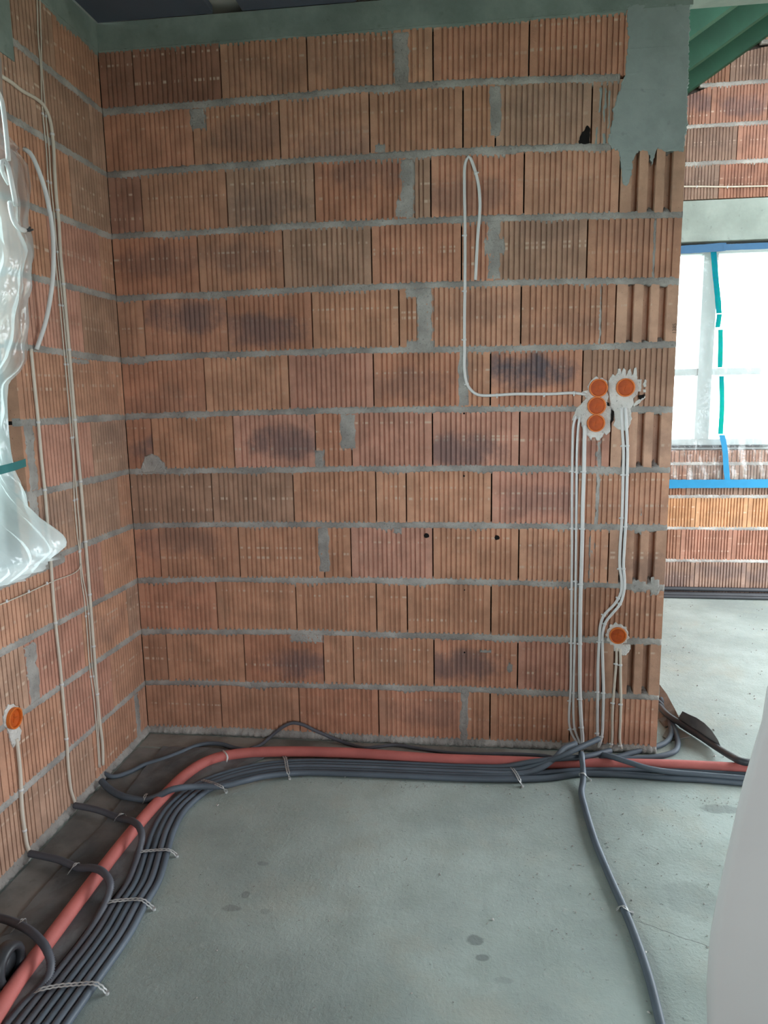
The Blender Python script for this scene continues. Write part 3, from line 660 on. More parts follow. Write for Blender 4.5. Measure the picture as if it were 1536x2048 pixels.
cable('bent_cable', bw([(1243,815),(1244,850),(1247,900),(1246,960),(1244,1034),(1240,1100),(1239.5,1132),(1243,1158),(1242,1185),(1230,1207),(1208.5,1230),(1201,1250),(1199,1275),(1196,1330),(1195.5,1380),(1195,1440),(1195,1472)], .007), .0062, M_WHITE,
      'white cable kinked sideways above the floor, the one ending at the conduit mouth', 'two kinked cables below the single box', [zb_(v) for v in (890, 950, 1035, 1133, 1195, 1231, 1279, 1380, 1467)])
cable('bent_cable', bw([(1251,815),(1253,850),(1255,900),(1254,960),(1252,1034),(1249,1090),(1247,1132),(1249,1160),(1248,1182),(1240,1208),(1224,1228),(1212,1243),(1206,1262),(1205,1300),(1207,1380),(1206,1430),(1204,1471),(1199,1490),(1194,1503)], .007), .0062, M_WHITE,
      'white cable kinked sideways above the floor, the one reaching down to the floor conduit', 'two kinked cables below the single box', [zb_(v) for v in (891, 951, 1054, 1135, 1207, 1247, 1280, 1382, 1471)])
cable('short_cable', bw([(1233,1296),(1233,1320),(1230,1357),(1227,1395),(1225,1430),(1224,1484),(1220,1498)], .006), .0055, M_IVORY,
      'short ivory cable under the low socket box, the slanting one of the pair', 'two short cables under the low box', [zb_(v) for v in (1324, 1402, 1484)])
cable('short_cable', bw([(1240,1298),(1241,1320),(1241,1357),(1242,1406),(1241,1440),(1240,1484),(1244,1501)], .006), .0055, M_IVORY,
      'short ivory cable under the low socket box, the upright one of the pair', 'two short cables under the low box', [zb_(v) for v in (1324, 1402, 1484)])
# left wall
LC = 'cables on the left wall'
cable('wall_cable', lw([(62,698),(66,740),(72,800),(77,850),(83,920),(90,985),(96,1060),(102,1130),(107,1200),(112,1255),(121,1340),(128,1420),(134,1490),(137,1540),(142,1580),(150,1606)], .007), .0058, M_IVORY,
      'ivory cable coming from behind the milky plastic down to its own floor conduit', LC, [float(P(100, v, 'x', 0)[2]) for v in (845, 978, 1112, 1250, 1380, 1500)], axis=None)
cable('wall_cable', lw([(2,152),(20,163),(45,182),(70,196),(88,212),(100,240),(106,285),(109,340),(113,400),(117,440),(121,510),(126,560),(133,640),(139,710),(148,820),(155,900),(162,975),(169,1060),(174,1120),(181,1210),(187,1290),(193,1370),(199,1440),(205,1490),(206,1530)], .0075), .0065, M_IVORY,
      'thick ivory cable running down beside the thin pair to the corner', LC, [float(P(130, v, 'x', 0)[2]) for v in (285, 428, 573, 702, 838, 970, 1095, 1212, 1330, 1440)])
def thin(dx, label):
    cable('thin_wire', lw([(76+dx,-30),(77+dx,20),(79+dx,80),(82+dx*.4,130),(86+dx,200),(91+dx,260),(95+dx,300),(99+dx,370),(104+dx,420),(113+dx,520),(121+dx,600),(130+dx,700),(137+dx,780),(142+dx,840),(147+dx*.3,920),(151+dx,1000),(156+dx,1060),(160+dx*.3,1110),(163+dx*.6,1150),(171+dx,1200),(177+dx,1270),(181+dx,1330),(190+dx,1400),(195+dx*.5,1470),(199+dx*.5,1535)], .004), .0026, M_IVORY, label, 'pair of thin wires on the left wall',
          [float(P(120, v, 'x', 0)[2]) for v in (250, 375, 505, 610, 730, 880, 1010, 1120, 1260, 1400)], n=6)
thin(-2.5, 'thin ivory wire, window-side one of the close pair climbing the left wall')
thin(3.0, 'thin ivory wire, corner-side one of the close pair climbing the left wall')
cable('thin_wire', lw([(162,1128),(158,1138),(150,1145),(135,1152),(112,1160),(85,1172),(50,1188),(20,1201),(-20,1218)], .010), .0022, M_IVORY, 'thin wire branching off sideways across the left wall below the window', None, (.45, .65, .85), axis='f', n=6)
cable('hanging_cable', [P(u, v, 'x', w) for u, v, w in ((48,298,.03),(60,306,.05),(76,338,.07),(90,380,.08),(99,420,.085),(105,460,.085),(107,505,.08),(106,550,.07),(100,600,.05),(90,648,.025),(73,699,.011))], .0078, M_WHITE, 'thick pale cable bowed out in a big arc beside the side window', None, ())
hc = cable('hanging_cable', [P(u, v, 'x', w) for u, v, w in ((-6,180,.14),(3,200,.14),(8,230,.15),(13,275,.16),(17,320,.17))], .007, M_WHITE, 'white cable hanging straight over the plastic at the side window', None, ())
hc = cable('hanging_cable', [P(u, v, 'x', w) for u, v, w in ((32,411,.17),(27,385,.18),(20,350,.18),(14,328,.17),(6,320,.16),(3,332,.16),(8,350,.15),(18,368,.15))], .007, M_WHITE, 'white cable bent into a tight hook over the plastic at the side window', None, ())
hc = cable('hanging_cable', [P(u, v, 'x', w) for u, v, w in ((20,405,.16),(22,420,.17),(28,442,.18),(38,456,.18),(50,461,.18))], .0075, M_WHITE, 'stripped white cable end curling outward with dark bare cores', None, ())
q = np.array(list(hc.location)); 
tube('core', [P(50, 461, 'x', .18) - q, P(57, 459, 'x', .19) - q, P(60, 455, 'x', .19) - q], .0035, M_BLACK, hc, n=6)
tube('core', [P(50, 461, 'x', .18) - q, P(58, 462, 'x', .185) - q, P(66, 459, 'x', .19) - q], .003, M_BLACK, hc, n=6)
cable('socket_cable', lw([(33,1478),(36,1500),(40,1540),(42,1575),(44,1620),(49,1660),(54,1690),(60,1706)], .007), .0065, M_IVORY, 'ivory cable running from the lone socket box on the left wall to the floor', None, [float(P(42, v, 'x', 0)[2]) for v in (1575, 1664)])
cable('rear_cable', [P(u, v, 'y', YR - .008) for u, v in ((1340,373),(1400,373),(1450,373.5),(1536,372),(1620,372))], .0055, M_IVORY, 'thin cream cable clipped level across the bricks above the rear window', None, (.2, .42), axis='f')

# ------------------------------------------------------------------ socket boxes with plaster
def socket_box(c, out, r, label, group=None, base=.002):
    root = empty('socket_box', tuple(map(float, c))); tag(root, label, 'socket box', group)
    o_ = Vector(out); a = Vector((0, 0, 1)); b = o_.cross(a); n = 28
    def lathe(name, prof, mat, close=True):
        V = []; 
        for rr, h in prof:
            for t in np.linspace(0, 2 * PI, n, endpoint=False): V.append(o_ * h + (a * math.cos(t) + b * math.sin(t)) * rr)
        m_ = len(prof); Fc = [(i * n + j, i * n + (j + 1) % n, (i + 1) * n + (j + 1) % n, (i + 1) * n + j) for i in range(m_ - 1) for j in range(n)]
        if close: Fc.append(tuple((m_ - 1) * n + j for j in range(n)))
        return mk(name, V, Fc, mat, root, False)
    lathe('rim', [(r, base), (r, .0165), (r * .98, .0175), (r * .88, .0175), (r * .85, .0165), (r * .84, .006)], M_ORANGE, False)
    lathe('lid', [(r * .85, .0092), (r * .80, .0086), (r * .45, .0082), (r * .1, .0082)], M_LID)
    V, Fc = [], []
    for ang, ln in ((.25, .55), (.25 + PI / 2, .40)):
        d = a * math.sin(ang) + b * math.cos(ang); s = o_.cross(d); k = len(V)
        V += [d * r * ln * i + s * r * .035 * j + o_ * h for h in (.008, .0100) for i in (-1, 1) for j in (-1, 1)]
        Fc += [(k + 4, k + 5, k + 7, k + 6), (k, k + 1, k + 5, k + 4), (k + 2, k + 6, k + 7, k + 3), (k, k + 4, k + 6, k + 2), (k + 1, k + 3, k + 7, k + 5)]
    mk('lid_ridge', V, Fc, M_LID, root)
    return root
SB = 'orange socket boxes in the back wall'
socket_box(P(1196, 776, 'y', 0.0), (0, -1, 0), .037, 'orange round socket box, topmost of the stack of three', SB)
socket_box(P(1192.5, 811.5, 'y', 0.0), (0, -1, 0), .037, 'orange round socket box, middle of the stack of three', SB)
socket_box(P(1191, 846, 'y', 0.0), (0, -1, 0), .036, 'orange round socket box, lowest of the stack of three', SB)
socket_box(P(1250, 775, 'y', 0.0), (0, -1, 0), .037, 'orange round socket box set alone beside the stack of three', SB)
socket_box(P(1234.5, 1269.5, 'y', 0.0), (0, -1, 0), .036, 'orange round socket box low in the back wall above two ivory cables', SB)
socket_box(P(23, 1436, 'x', 0.0), (1, 0, 0), .036, 'orange round socket box in the left wall with white plaster around')
def crop(pts, ox, oy, s): return [(ox + a * s, oy + b * s) for a, b in pts]
pa = [(300,560),(350,470),(440,400),(480,440),(520,415),(550,450),(610,470),(600,560),(600,650),(620,720),(600,790),(650,870),(660,950),(650,1100),(650,1250),(590,1310),(560,1270),(520,1330),(480,1390),(440,1390),(420,1340),(370,1340),(350,1390),(310,1330),(270,1300),(240,1250),(200,1130),(150,1060),(80,1090),(60,1080),(130,890),(200,830),(280,740),(250,700),(190,670),(220,635),(310,620)]
pb = [(620,480),(650,420),(690,370),(720,395),(760,350),(770,290),(800,285),(810,360),(850,280),(885,310),(890,395),(920,320),(960,280),(975,380),(1000,370),(1020,270),(1050,265),(1060,450),(1130,450),(1120,640),(1070,640),(1060,690),(1000,740),(1010,830),(960,900),(970,1000),(980,1060),(930,1200),(890,1230),(800,1225),(740,1200),(690,1160),(720,1090),(700,960),(680,900),(650,870),(650,780),(630,700),(620,600)]
pc = [(1005,850),(1040,790),(1090,760),(1180,710),(1188,726),(1100,815),(1010,870)]
pd = [(1148,530),(1178,450),(1205,470),(1200,560),(1170,575)]
pe = [(1150,610),(1195,600),(1200,650),(1165,655)]
for i, q in enumerate((pa, pb, pc, pd, pe)):
    poly_slab('plaster_patch', [P(u, v, 'y', 0.0) for u, v in crop(q, 1136, 700, .1302)], (0, -1, 0), .0055 if i < 3 else .0025, M_PLASTER, wall_back, rough=.0008, sub=.008, seed=40 + i)
for i, q in enumerate(([(1212,803),(1218,805),(1219,813),(1213,812)], [(1222,818),(1228,822),(1227,840),(1222,846)], [(1277,791),(1290,788),(1288,796),(1279,800)])):
    poly_slab('chase_hole', [P(u, v, 'y', 0.0) for u, v in q], (0, -1, 0), .0068, M_HOLE, wall_back, rough=.0008, seed=60 + i)
cu = bpy.data.curves.new('pencil_mark', 'FONT'); cu.body = '1385'; cu.size = .021; cu.extrude = .0002
to = bpy.data.objects.new('pencil_text', cu); COL.objects.link(to); dg = bpy.context.evaluated_depsgraph_get()
pm = bpy.data.objects.new('pencil_mark', bpy.data.meshes.new_from_object(to.evaluated_get(dg))); bpy.data.objects.remove(to); COL.objects.link(pm)
pm.data.materials.clear(); pm.data.materials.append(mat_plain('pencil', rgb(112, 92, 82), .8, .1, 20)); pm.parent = wall_back
pm.location = P(1352, 668, 'y', -.0016); pm.rotation_euler = (PI / 2, -PI / 2, 0)
def spiky(cx, cy, rx, ry, n, seed, k=.16):
    r = random.Random(seed); return [(cx + rx * math.cos(t) * f, cy + ry * math.sin(t) * f) for t, f in ((2 * PI * i / n, 1 + (k if i % 2 else -k * .4) * r.uniform(.3, 1.2)) for i in range(n))]
poly_slab('plaster_patch', [P(u, v, 'y', 0.0) for u, v in spiky(1234.5, 1269.5, 22, 22, 26, 3)], (0, -1, 0), .005, M_PLASTER, wall_back, rough=.0006, seed=50)
poly_slab('plaster_patch', [P(u, v, 'y', 0.0) for u, v in crop([(585,1030),(640,1040),(690,1040),(690,1070),(665,1105),(640,1110),(610,1080),(590,1080)], 1036, 950, .3255)], (0, -1, 0), .0065, M_PLASTER, wall_back, rough=.0008, seed=51)
poly_slab('plaster_patch', [P(u, v, 'x', 0.0) for u, v in spiky(23, 1436, 17, 27, 22, 5, .12)], (1, 0, 0), .005, M_PLASTER, wall_left, rough=.0006, seed=52)
poly_slab('plaster_patch', [P(u, v, 'x', 0.0) for u, v in [(14,1452),(36,1450),(41,1462),(38,1480),(34,1492),(30,1480),(25,1496),(20,1482)]], (1, 0, 0), .0065, M_PLASTER, wall_left, rough=.0008, seed=53)

# ------------------------------------------------------------------ membrane strips on the floor
def sheet(name, outline, z, wav, thick, mat, label, cat, seed=0, sub=.05, parent=None):
    """thin sheet lying on the floor: outline is xy, gently buckled"""
    xs = [q[0] for q in outline]; ys = [q[1] for q in outline]
    bm = bmesh.new(); vs_ = [bm.verts.new((x, y, 0)) for x, y in outline]; bm.faces.new(vs_); bmesh.ops.triangulate(bm, faces=bm.faces)
    for _ in range(4):
        es = [e for e in bm.edges if e.calc_length() > sub]
        if not es: break
        bmesh.ops.subdivide_edges(bm, edges=es, cuts=1); bmesh.ops.triangulate(bm, faces=bm.faces)
    for v in bm.verts: v.co.z = z + wav * (.5 + .5 * nz(v.co.x * 9, v.co.y * 6, seed))
    g = bmesh.ops.extrude_face_region(bm, geom=list(bm.faces))
    for e in g['geom']:
        if isinstance(e, bmesh.types.BMVert): e.co.z += thick
    bmesh.ops.recalc_face_normals(bm, faces=bm.faces)
    me = bpy.data.meshes.new(name); bm.to_mesh(me); bm.free(); me.materials.append(mat); o = bpy.data.objects.new(name, me); COL.objects.link(o)
    if parent: o.parent = parent
    else: tag(o, label, cat)
    return o
sheet('membrane_strip', [(.018, -3.0), (.166, -3.0), (.158, -1.33), (.160, -1.2), (.168, -.94), (.176, -.70), (.150, -.38), (.14, -.16), (.02, -.16)], .0005, .001, .003, M_STRIP, 'narrow dusty dark membrane strip lying along the left wall', 'membrane', 1)
sheet('membrane_strip', [(.150, -3.0), (.36, -3.0), (.38, -1.4), (.41, -.95), (.42, -.7), (.44, -.50), (.56, -.30), (.66, -.16), (.14, -.155), (.14, -.36), (.168, -.70), (.152, -.94), (.146, -1.33)], .005, .010, .004, M_MEMB, 'wide dark membrane strip under the red pipe beside the left wall', 'membrane', 2)
sheet('membrane_strip', [(.02, -.15), (.30, -.135), (.9, -.13), (2.3, -.12), (2.33, -.025), (.02, -.025)], .0005, .001, .003, M_DUST, 'dusty grey membrane strip at the foot of the back wall', 'membrane', 3)
def curl(name, pix, zs, label, mat):
    pts = [P(u, v, 'z', z) for (u, v), z in zip(pix, zs)]; n = len(pts); V = [tuple(q) for q in pts] + [(q[0] - .002, q[1] + .002, q[2] + .003) for q in pts]
    o = mk(name, V, [tuple(range(n)), tuple(range(2 * n - 1, n - 1, -1))] + [(i, n + i, n + (i + 1) % n, (i + 1) % n) for i in range(n)], mat)
    bm = bmesh.new(); bm.from_mesh(o.data); bmesh.ops.triangulate(bm, faces=[f for f in bm.faces if len(f.verts) > 4]); bmesh.ops.recalc_face_normals(bm, faces=bm.faces); bm.to_mesh(o.data); bm.free()
    return tag(o, label, 'membrane')
curl('membrane_offcut', [(1320,1370),(1335,1390),(1350,1418),(1362,1442),(1352,1448),(1330,1455),(1318,1440)], [.002,.03,.05,.03,.01,.003,.002], 'pointed grey membrane offcut standing up behind the wall end', M_DUST)
curl('membrane_offcut', [(1366,1424),(1378,1430),(1394,1437),(1410,1448),(1424,1462),(1436,1480),(1445,1502),(1420,1492),(1390,1474),(1360,1455),(1345,1440),(1358,1437)], [.10,.10,.10,.095,.085,.06,.02,.004,.002,.002,.002,.05], 'curled dark membrane sheet with a rounded edge beside the wall end', M_MEMB)
curl('membrane_offcut', [(1326,1474),(1340,1450),(1360,1460),(1382,1474),(1358,1479),(1340,1482)], [.002,.003,.003,.002,.002,.002], 'flat pointed membrane offcut tucked under the black pipe', M_DUST)

# ------------------------------------------------------------------ pipes and conduits on the floor
def fp(pts, z): return [P(u, v, 'z', z) for u, v in pts]
def pipe(name, pts, r, mat, label, group=None, corr=None, cat='conduit', n=10):
    o, c = tube(name, pts, r, mat, None, n=n, corr=corr, step=.015); return tag(o, label, cat, group)
RP = .0225
red = empty('insulated_pipe'); tag(red, 'red insulated water pipe curving from the left wall along the back wall', 'pipe')
tube('insulation', fp([(-95,2170),(-45,2090),(2,2015),(39,1957),(98,1880),(168,1787),(223,1715),(254,1676),(297,1625),(332,1588),(371,1550),(410,1525),(449,1512),(508,1505),(586,1503),(700,1506),(863,1517),(1025,1523),(1128,1527),(1242,1528),(1355,1530.5),(1430,1534),(1506,1538),(1640,1546)], RP + .004), RP, M_RED, red, n=14, step=.02)
tube('cable_tie', [P(446, 1502, 'z', .045), P(451, 1506, 'z', .06), P(455, 1514, 'z', .056), P(453, 1524, 'z', .03)], .004, M_WHITE, red, n=6)
CRG = .0055; RC = .0122
E0 = [(100,2120,0),(150,2046,0),(203,1969,0),(266,1876,0),(297,1817,0),(324,1770,0),(342,1708,0),(353,1669,0),(373,1630,0),(398,1606,.15),(425,1588,.4),(470,1573,.75),(530,1560,1),(600,1554,1),(700,1556,1),(800,1560,1),(936,1566,1),(1020,1567,1)]
EP = np.array([P(u, v, 'z', 0.002) for u, v, s in E0]); ES = np.array([s for _, _, s in E0])
T = np.gradient(EP, axis=0); T /= np.linalg.norm(T, axis=1)[:, None]; NL = np.stack([-T[:, 1], T[:, 0], 0 * T[:, 0]], 1)
def lane(k, wob=0.0, upto=None, z=RC + .001):
    q = EP + NL * ((k + .5 + ES) * .0246)[:, None] + np.array([0, 0, z - .002]); q = q[:upto] if upto else q
    return [tuple(v + np.array([0, 0, wob * abs(math.sin(i * 1.3 + k))])) for i, v in enumerate(q)]
CG = 'grey corrugated conduits in the floor bundle'
pipe('conduit', lane(0) + fp([(1100,1545),(1171,1540),(1248,1540),(1300,1540),(1355,1541),(1430,1545),(1506,1550),(1640,1558)], RC + .001), RC, M_GREY, 'grey conduit, innermost lane of the floor bundle at the bend', CG, CRG)
pipe('conduit', lane(1, upto=17) + [P(1050,1546,'z',.02), P(1085,1534,'z',.045), P(1112,1514,'z',.070), P(1128,1497,'z',.078), P(1151,1487,'z',.072)], RC, M_GREY, 'smooth grey conduit of the bundle swinging up to the three wall cables', CG, None)
pipe('conduit', lane(2, upto=17) + [P(1030,1540,'z',.02), P(1085,1526,'z',.055), P(1128,1510,'z',.085), P(1157,1496,'z',.098), P(1197,1478,'z',.105)], RC, M_GREY, 'grey corrugated conduit of the bundle ending open at the kinked cables', CG, CRG)
pipe('conduit', lane(3, upto=17) + [P(1010,1533,'z',.02), P(1060,1524,'z',.055), P(1110,1518,'z',.066), P(1171,1513,'z',.056), P(1221,1501,'z',.045)], RC, M_GREY, 'grey corrugated conduit of the bundle ending under the low socket cables', CG, CRG)
lanes = [np.array(lane(k)) for k in (4, 5, 6)]
pipe('branch_conduit', fp([(150,1611),(172,1615),(195,1620),(242,1637)], .03) + fp([(262,1641)], .055) + fp([(279,1655)], .066) + fp([(284,1676)], .055) + fp([(279,1698)], .03) + [tuple(q) for q in lanes[0][5::-1]], .0124, M_DGREY,
     'dark branch conduit fed by the ivory cable from the plastic, bending into the bundle', 'branch conduits from the left wall', CRG)
pipe('branch_conduit', fp([(60,1707),(90,1713),(117,1719.5),(156,1735)], .03) + fp([(186,1736)], .055) + fp([(208,1746)], .066) + fp([(221,1770)], .055) + fp([(214,1798)], .03) + [tuple(q) for q in lanes[1][3::-1]], .0124, M_DGREY,
     'dark branch conduit fed by the lone socket cable, bending into the bundle', 'branch conduits from the left wall', CRG)
pipe('branch_conduit', fp([(-60,1826),(0,1836)], .03) + fp([(39,1850)], .05) + fp([(70,1870)], .066) + fp([(93,1898)], .062) + fp([(102,1930)], .04) + fp([(94,1960)], .02) + [tuple(q) for q in lanes[2][1::-1]], .0124, M_DGREY,
     'dark branch conduit curving over the red pipe beside the black pipe fitting', 'branch conduits from the left wall', CRG)
pipe('branch_conduit', fp([(203,1562)], .03) + fp([(219,1578),(250,1594),(289,1600)], .018) + fp([(312,1594)], .04) + fp([(344,1579)], .066) + fp([(391,1573)], .05) + fp([(445,1572)], .041) + fp([(488,1562)], .038) + fp([(527,1553)], .025)
     + [tuple(EP[i] + NL[i] * .0123 + np.array([0, 0, .012])) for i in range(13, 18)] + fp([(1100,1556),(1157,1548),(1242,1549),(1327,1555),(1412,1560),(1497,1567),(1640,1580)], RC), .0138, M_GREY,
     'grey branch conduit from the corner crossing over the bundle and running along its open-floor side', None, CRG)
pipe('corner_conduit', fp([(201,1543)], .028) + fp([(226,1553),(258,1544),(289,1529),(328,1517),(359,1505),(391,1492)], .014) + fp([(414,1487),(441,1488)], .018) + fp([(469,1496)], .014) + fp([(500,1500),(560,1499)], .012), .0105, M_GREY, 'thin grey conduit winding from the corner cables to behind the red pipe', None, CRG)
pipe('loose_cable', [P(500,1497,'z',.012), P(520,1490,'z',.012), P(538,1476,'y',-.03), P(561,1457,'y',-.022), P(584,1446,'y',-.018), P(604,1449,'y',-.018), P(630,1461,'y',-.022), P(665,1476,'y',-.035), P(700,1489,'z',.010), P(732,1496,'z',.009),
     P(760,1493,'z',.010), P(791,1490,'z',.010), P(837,1497,'z',.010), P(895,1505,'z',.009), P(960,1508,'z',.009), P(1025,1508,'z',.009), P(1091,1512,'z',.009), P(1120,1518,'z',.012)], .0078, M_DGREY, 'dark loose cable arching up against the back wall behind the red pipe', None, None, 'cable')
pipe('floor_conduit', fp([(1163,1508)], .075) + fp([(1164,1518)], .078) + fp([(1166,1540)], .046) + fp([(1166,1562)], .026) + fp([(1163,1584),(1170,1616),(1190,1682),(1217,1748),(1248.5,1819),(1276,1889),(1299,1959),(1321,2046),(1352,2180)], .0125), .0125, M_GREY,
     'single grey conduit snaking across the open floor away from the back wall', None, CRG)
pipe('floor_conduit', fp([(1192,1508)], .035) + fp([(1206,1510)], .046) + fp([(1225,1514)], .062) + fp([(1259,1525)], .060) + fp([(1299,1537)], .046) + fp([(1341,1544)], .036) + fp([(1398,1549),(1497,1557),(1640,1568)], .030), .0125, M_GREY, 'grey conduit crossing diagonally over the red pipe below the kinked cables', None, CRG)
pipe('looped_conduit', fp([(1300,1392),(1322,1408),(1334,1428),(1341,1448),(1342,1468),(1332,1484),(1310,1494),(1285,1500),(1259,1507),(1235,1514),(1200,1520)], .013), .0122, M_GREY, 'grey conduit rounding the wall end, the tighter of the two loops', 'conduit loops round the wall end', CRG)
pipe('looped_conduit', fp([(1322,1398),(1334,1420),(1345,1448),(1353,1470),(1356,1488),(1350,1502),(1330,1510),(1300,1515),(1270,1517)], .012) + fp([(1240,1518)], .014), .0122, M_GREY, 'grey conduit rounding the wall end, the wider of the two loops', 'conduit loops round the wall end', CRG)
pipe('black_pipe', fp([(1318,1412)], .03) + fp([(1338,1432)], .04) + fp([(1384,1461),(1426,1490)], .03) + fp([(1463,1513)], .05) + fp([(1484,1523)], .066) + fp([(1510,1526)], .06) + fp([(1600,1532)], .035), .0150, M_BLACK, 'black pipe running diagonally past the curled membrane beside the wall end', None, None, 'pipe')
for i, (yy, zz_, r, lb) in enumerate([(2.49, .022, .020, 'thickest'), (2.515, .058, .016, 'raised middle-sized one'), (2.452, .014, .012, 'thinnest')]):
    pipe('rear_conduit', [(2.3, yy, zz_), (3.0, yy + .006, zz_), (3.6, yy - .008, zz_ + .003), (4.4, yy, zz_), (4.8, yy, zz_)], r, M_BLACK, 'black conduit at the foot of the rear wall, %s of the three' % lb, 'black conduits at the foot of the rear wall', None)

# perforated steel straps nailed over the conduits
def strap(pts, label, w=.016, up=(0, 0, 1)):
    c = spline(pts, .0075); n = len(c); T = np.gradient(c, axis=0); T /= np.linalg.norm(T, axis=1)[:, None] + 1e-9
    V, Fc = [], []
    for i in range(n):
        sd = np.cross(T[i], up); sd /= np.linalg.norm(sd) + 1e-9; u = np.cross(sd, T[i]); ww = w * (1.0 if i % 2 else .72); g = .0 if i % 2 == 0 else .30
        for s in (-.5, -.5 * g - .06, .5 * g + .06, .5):
            V.append(c[i] + sd * ww * s); V.append(c[i] + sd * ww * s + u * .0012)
    for i in range(n - 1):
        for a in (0, 2):
            p = [i * 8 + a * 2 + j for j in range(4)]; q = [v + 8 for v in p]
            Fc += [(p[1], p[3], q[3], q[1]), (p[0], q[0], q[2], p[2]), (p[0], p[1], q[1], q[0]), (p[2], q[2], q[3], p[3])]
    root = empty('steel_strap', tuple(map(float, pts[-1]))); tag(root, label, 'metal strap', 'perforated steel straps over the conduits')
    L = np.array(pts[-1]); mk('band', [v - L for v in V], Fc, M_STEEL, root)
    nv = tubevf([(0, 0, -.004), (0, 0, .004)], .006, 8, .004); mk('nail', nv[0], nv[1], M_STEEL, root)
    return root
ZT = .0275
strap([P(66,1990,'z',.004), P(76,1981,'z',ZT + .004), P(110,1973,'z',ZT + .002), P(150,1969,'z',ZT), P(192,1968,'z',ZT), P(205,1977,'z',.018), P(214,1986,'z',.004)], 'perforated steel strap over the seven conduits beside the black fitting')
strap([P(205,1816,'z',.006), P(213,1806,'z',ZT), P(250,1800,'z',ZT), P(284,1800,'z',ZT), P(296,1808,'z',.018), P(308,1818,'z',.004)], 'perforated steel strap over the bundle between two branch conduits')
strap([P(268,1717,'z',.008), P(275,1706,'z',ZT), P(305,1701,'z',ZT), P(336,1700,'z',ZT), P(346,1704,'z',.018), P(354,1712,'z',.004)], 'perforated steel strap with a curled end over the five-conduit bundle')
strap([P(404,1560,'z',.03), P(420,1564,'z',.042), P(436,1570,'z',.056), P(448,1577,'z',.05), P(452,1584,'z',.004)], 'perforated steel strap where the corner branch crosses the bundle')
strap([P(567,1512,'z',.012), P(571,1518,'z',ZT), P(574,1535,'z',ZT), P(577,1547,'z',ZT), P(579,1557,'z',.004)], 'perforated steel strap over the bundle just past the bend')
strap([P(1020,1531,'z',.012), P(1024,1536,'z',ZT), P(1033,1548,'z',ZT), P(1039,1560,'z',ZT), P(1045,1572,'z',.004)], 'perforated steel strap over the bundle before the upright wall cables')
strap([P(228,1645,'z',.006), P(238,1630,'z',.046), P(244,1627,'z',.047), P(250,1634,'z',.012)], 'short perforated strap on the branch conduit of the ivory cable', .012)
strap([P(134,1752,'z',.006), P(148,1731,'z',.046), P(154,1726,'z',.047), P(158,1732,'z',.012)], 'short perforated strap on the branch conduit of the lone socket', .012)
strap([P(20,1868,'z',.006), P(42,1842,'z',.066), P(46,1838,'z',.067), P(50,1848,'z',.02)], 'short perforated strap on the branch conduit beside the black fitting', .012)
strap([P(287,1610,'z',.004), P(289,1596,'z',.034), P(291,1590,'z',.034), P(293,1590,'z',.010)], 'short perforated strap on the branch conduit from the corner', .012)
strap([P(1160,1552,'z',.012), P(1162,1546,'z',.045), P(1168,1547,'z',.047), P(1174,1553,'z',.036), P(1180,1560,'z',.004)], 'short perforated strap holding the single conduit at the front of the bundle', .012)
strap([P(1233,1820,'z',.004), P(1243,1812,'z',.022), P(1250,1815,'z',.028), P(1258,1822,'z',.02), P(1264,1826,'z',.004)], 'short perforated strap halfway along the single floor conduit', .012)

# black pipe fitting beside the left wall
fit = empty('pipe_fitting', (.158, -1.47, .0)); tag(fit, 'black plastic pipe fitting with a wide collar on the floor by the left wall', 'pipe fitting')
def lathe_x(name, prof, z, mat, par, n=24):
    V = [(x, r * math.cos(t), z + r * math.sin(t)) for x, r in prof for t in np.linspace(0, 2 * PI, n, endpoint=False)]; m_ = len(prof)
    Fc = [(i * n + j, (i + 1) * n + j, (i + 1) * n + (j + 1) % n, i * n + (j + 1) % n) for i in range(m_ - 1) for j in range(n)] + [tuple(range(n))[::-1], tuple((m_ - 1) * n + j for j in range(n))]
    return mk(name, V, Fc, mat, par, True)
lathe_x('body', [(-.08, .045), (.06, .045), (.085, .043), (.10, .036)], .06, M_BLACK, fit)
lathe_x('collar', [(.095, .05), (.10, .058), (.13, .058), (.137, .052), (.137, .040), (.12, .036)], .06, M_BLACK, fit)

# beige card sheet standing near the camera's right
bs = empty('card_sheet', (2.3, -1.62, 0)); tag(bs, 'smooth beige curved card sheet standing on the floor, cut at a slant', 'card sheet')
V = []; ns, nzv = 24, 16
for j in range(nzv + 1):
    t = j / nzv; z = 1.12 * t
    e = float(np.interp(z, [0, .12, .3, .43, .55, .76, .92, .985, 1.0, 1.25], [2.07, 2.062, 2.05, 2.053, 2.068, 2.096, 2.128, 2.131, 2.136, 2.23]))
    for i in range(ns + 1):
        s = i / ns; x = e + (2.62 - e) * s; y = -1.60 - .22 * s ** 2 + .02 * math.sin(s * 5)
        for o in (0, .004): V.append((x - 2.3, y + o + 1.62, z))
k = (ns + 1) * 2; Fc = []
for j in range(nzv):
    for i in range(ns):
        a = j * k + i * 2; Fc += [(a, a + 2, a + k + 2, a + k), (a + 1, a + k + 1, a + k + 3, a + 3)]
    a = j * k; Fc.append((a, a + k, a + k + 1, a + 1)); a = j * k + ns * 2; Fc.append((a, a + 1, a + k + 1, a + k))
for i in range(ns):
    a = i * 2; Fc.append((a, a + 1, a + 3, a + 2)); a = nzv * k + i * 2; Fc.append((a, a + 2, a + 3, a + 1))
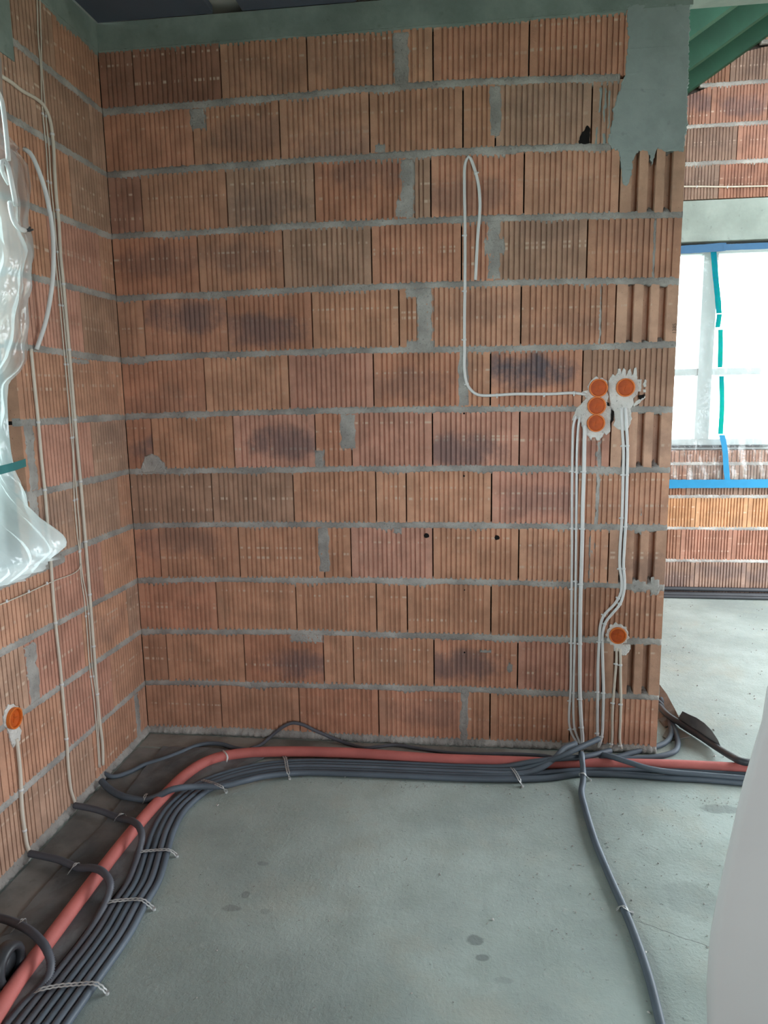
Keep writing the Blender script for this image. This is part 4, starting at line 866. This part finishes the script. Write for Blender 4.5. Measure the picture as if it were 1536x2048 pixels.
mk('card', V, Fc, M_BOARD, bs, True)

# ------------------------------------------------------------------ crumbs of mortar and dust
def crumbs(name, spots, mat, label, cat):
    r = np.random.default_rng(3); V, Fc = [], []
    for x, y, s in spots:
        k = len(V); q = r.normal(0, 1, (6, 3)); q = np.array([[1, 0, 0], [-1, 0, 0], [0, 1, 0], [0, -1, 0], [0, 0, 1], [0, 0, -.8]]) * s * (1 + .4 * q[:, :1])
        a = r.uniform(0, 6.3); c_, s_ = math.cos(a), math.sin(a)
        V += [(x + p[0] * c_ - p[1] * s_, y + p[0] * s_ + p[1] * c_, s * .55 + p[2] * .6) for p in q]
        Fc += [(k + a_, k + b_, k + c2) for a_, b_, c2 in ((0, 2, 4), (2, 1, 4), (1, 3, 4), (3, 0, 4), (2, 0, 5), (1, 2, 5), (3, 1, 5), (0, 3, 5))]
    o = mk(name, V, Fc, mat); return tag(o, label, cat, kind='stuff')
sp = []
for _ in range(260): sp.append((rng.uniform(.55, 2.6), rng.uniform(-1.5, -.35), rng.uniform(.0008, .003)))
for _ in range(240): sp.append((rng.uniform(1.6, 2.6), rng.uniform(-1.2, -.38), rng.uniform(.001, .0035)))
for _ in range(140): sp.append((rng.uniform(.6, 2.6), -.36 + rng.normal(0, .02), rng.uniform(.001, .004)))
for _ in range(160): sp.append((rng.uniform(2.4, 3.9), rng.uniform(.2, 2.4), rng.uniform(.002, .006)))
for _ in range(120): sp.append((rng.uniform(.05, 2.3), -.03 - abs(rng.normal(0, .02)), rng.uniform(.0015, .005)))
crumbs('mortar_crumbs', sp, M_MORTAR, 'scattered grey mortar crumbs and dust on the concrete floor', 'debris')
cs = [P(u, v, 'z', 0) for u, v in ((437,1611),(690,1555),(772,1548),(1160,1730),(1243,1790),(1290,1905),(1296,2026),(1340,1560),(1448,1514),(1430,1513),(1355,1500),(985,1840),(330,1530),(590,1466))]
crumbs('plaster_crumbs', [(q[0], q[1], .005) for q in cs], M_PLASTER, 'few pale plaster chips lying on the concrete floor', 'debris')
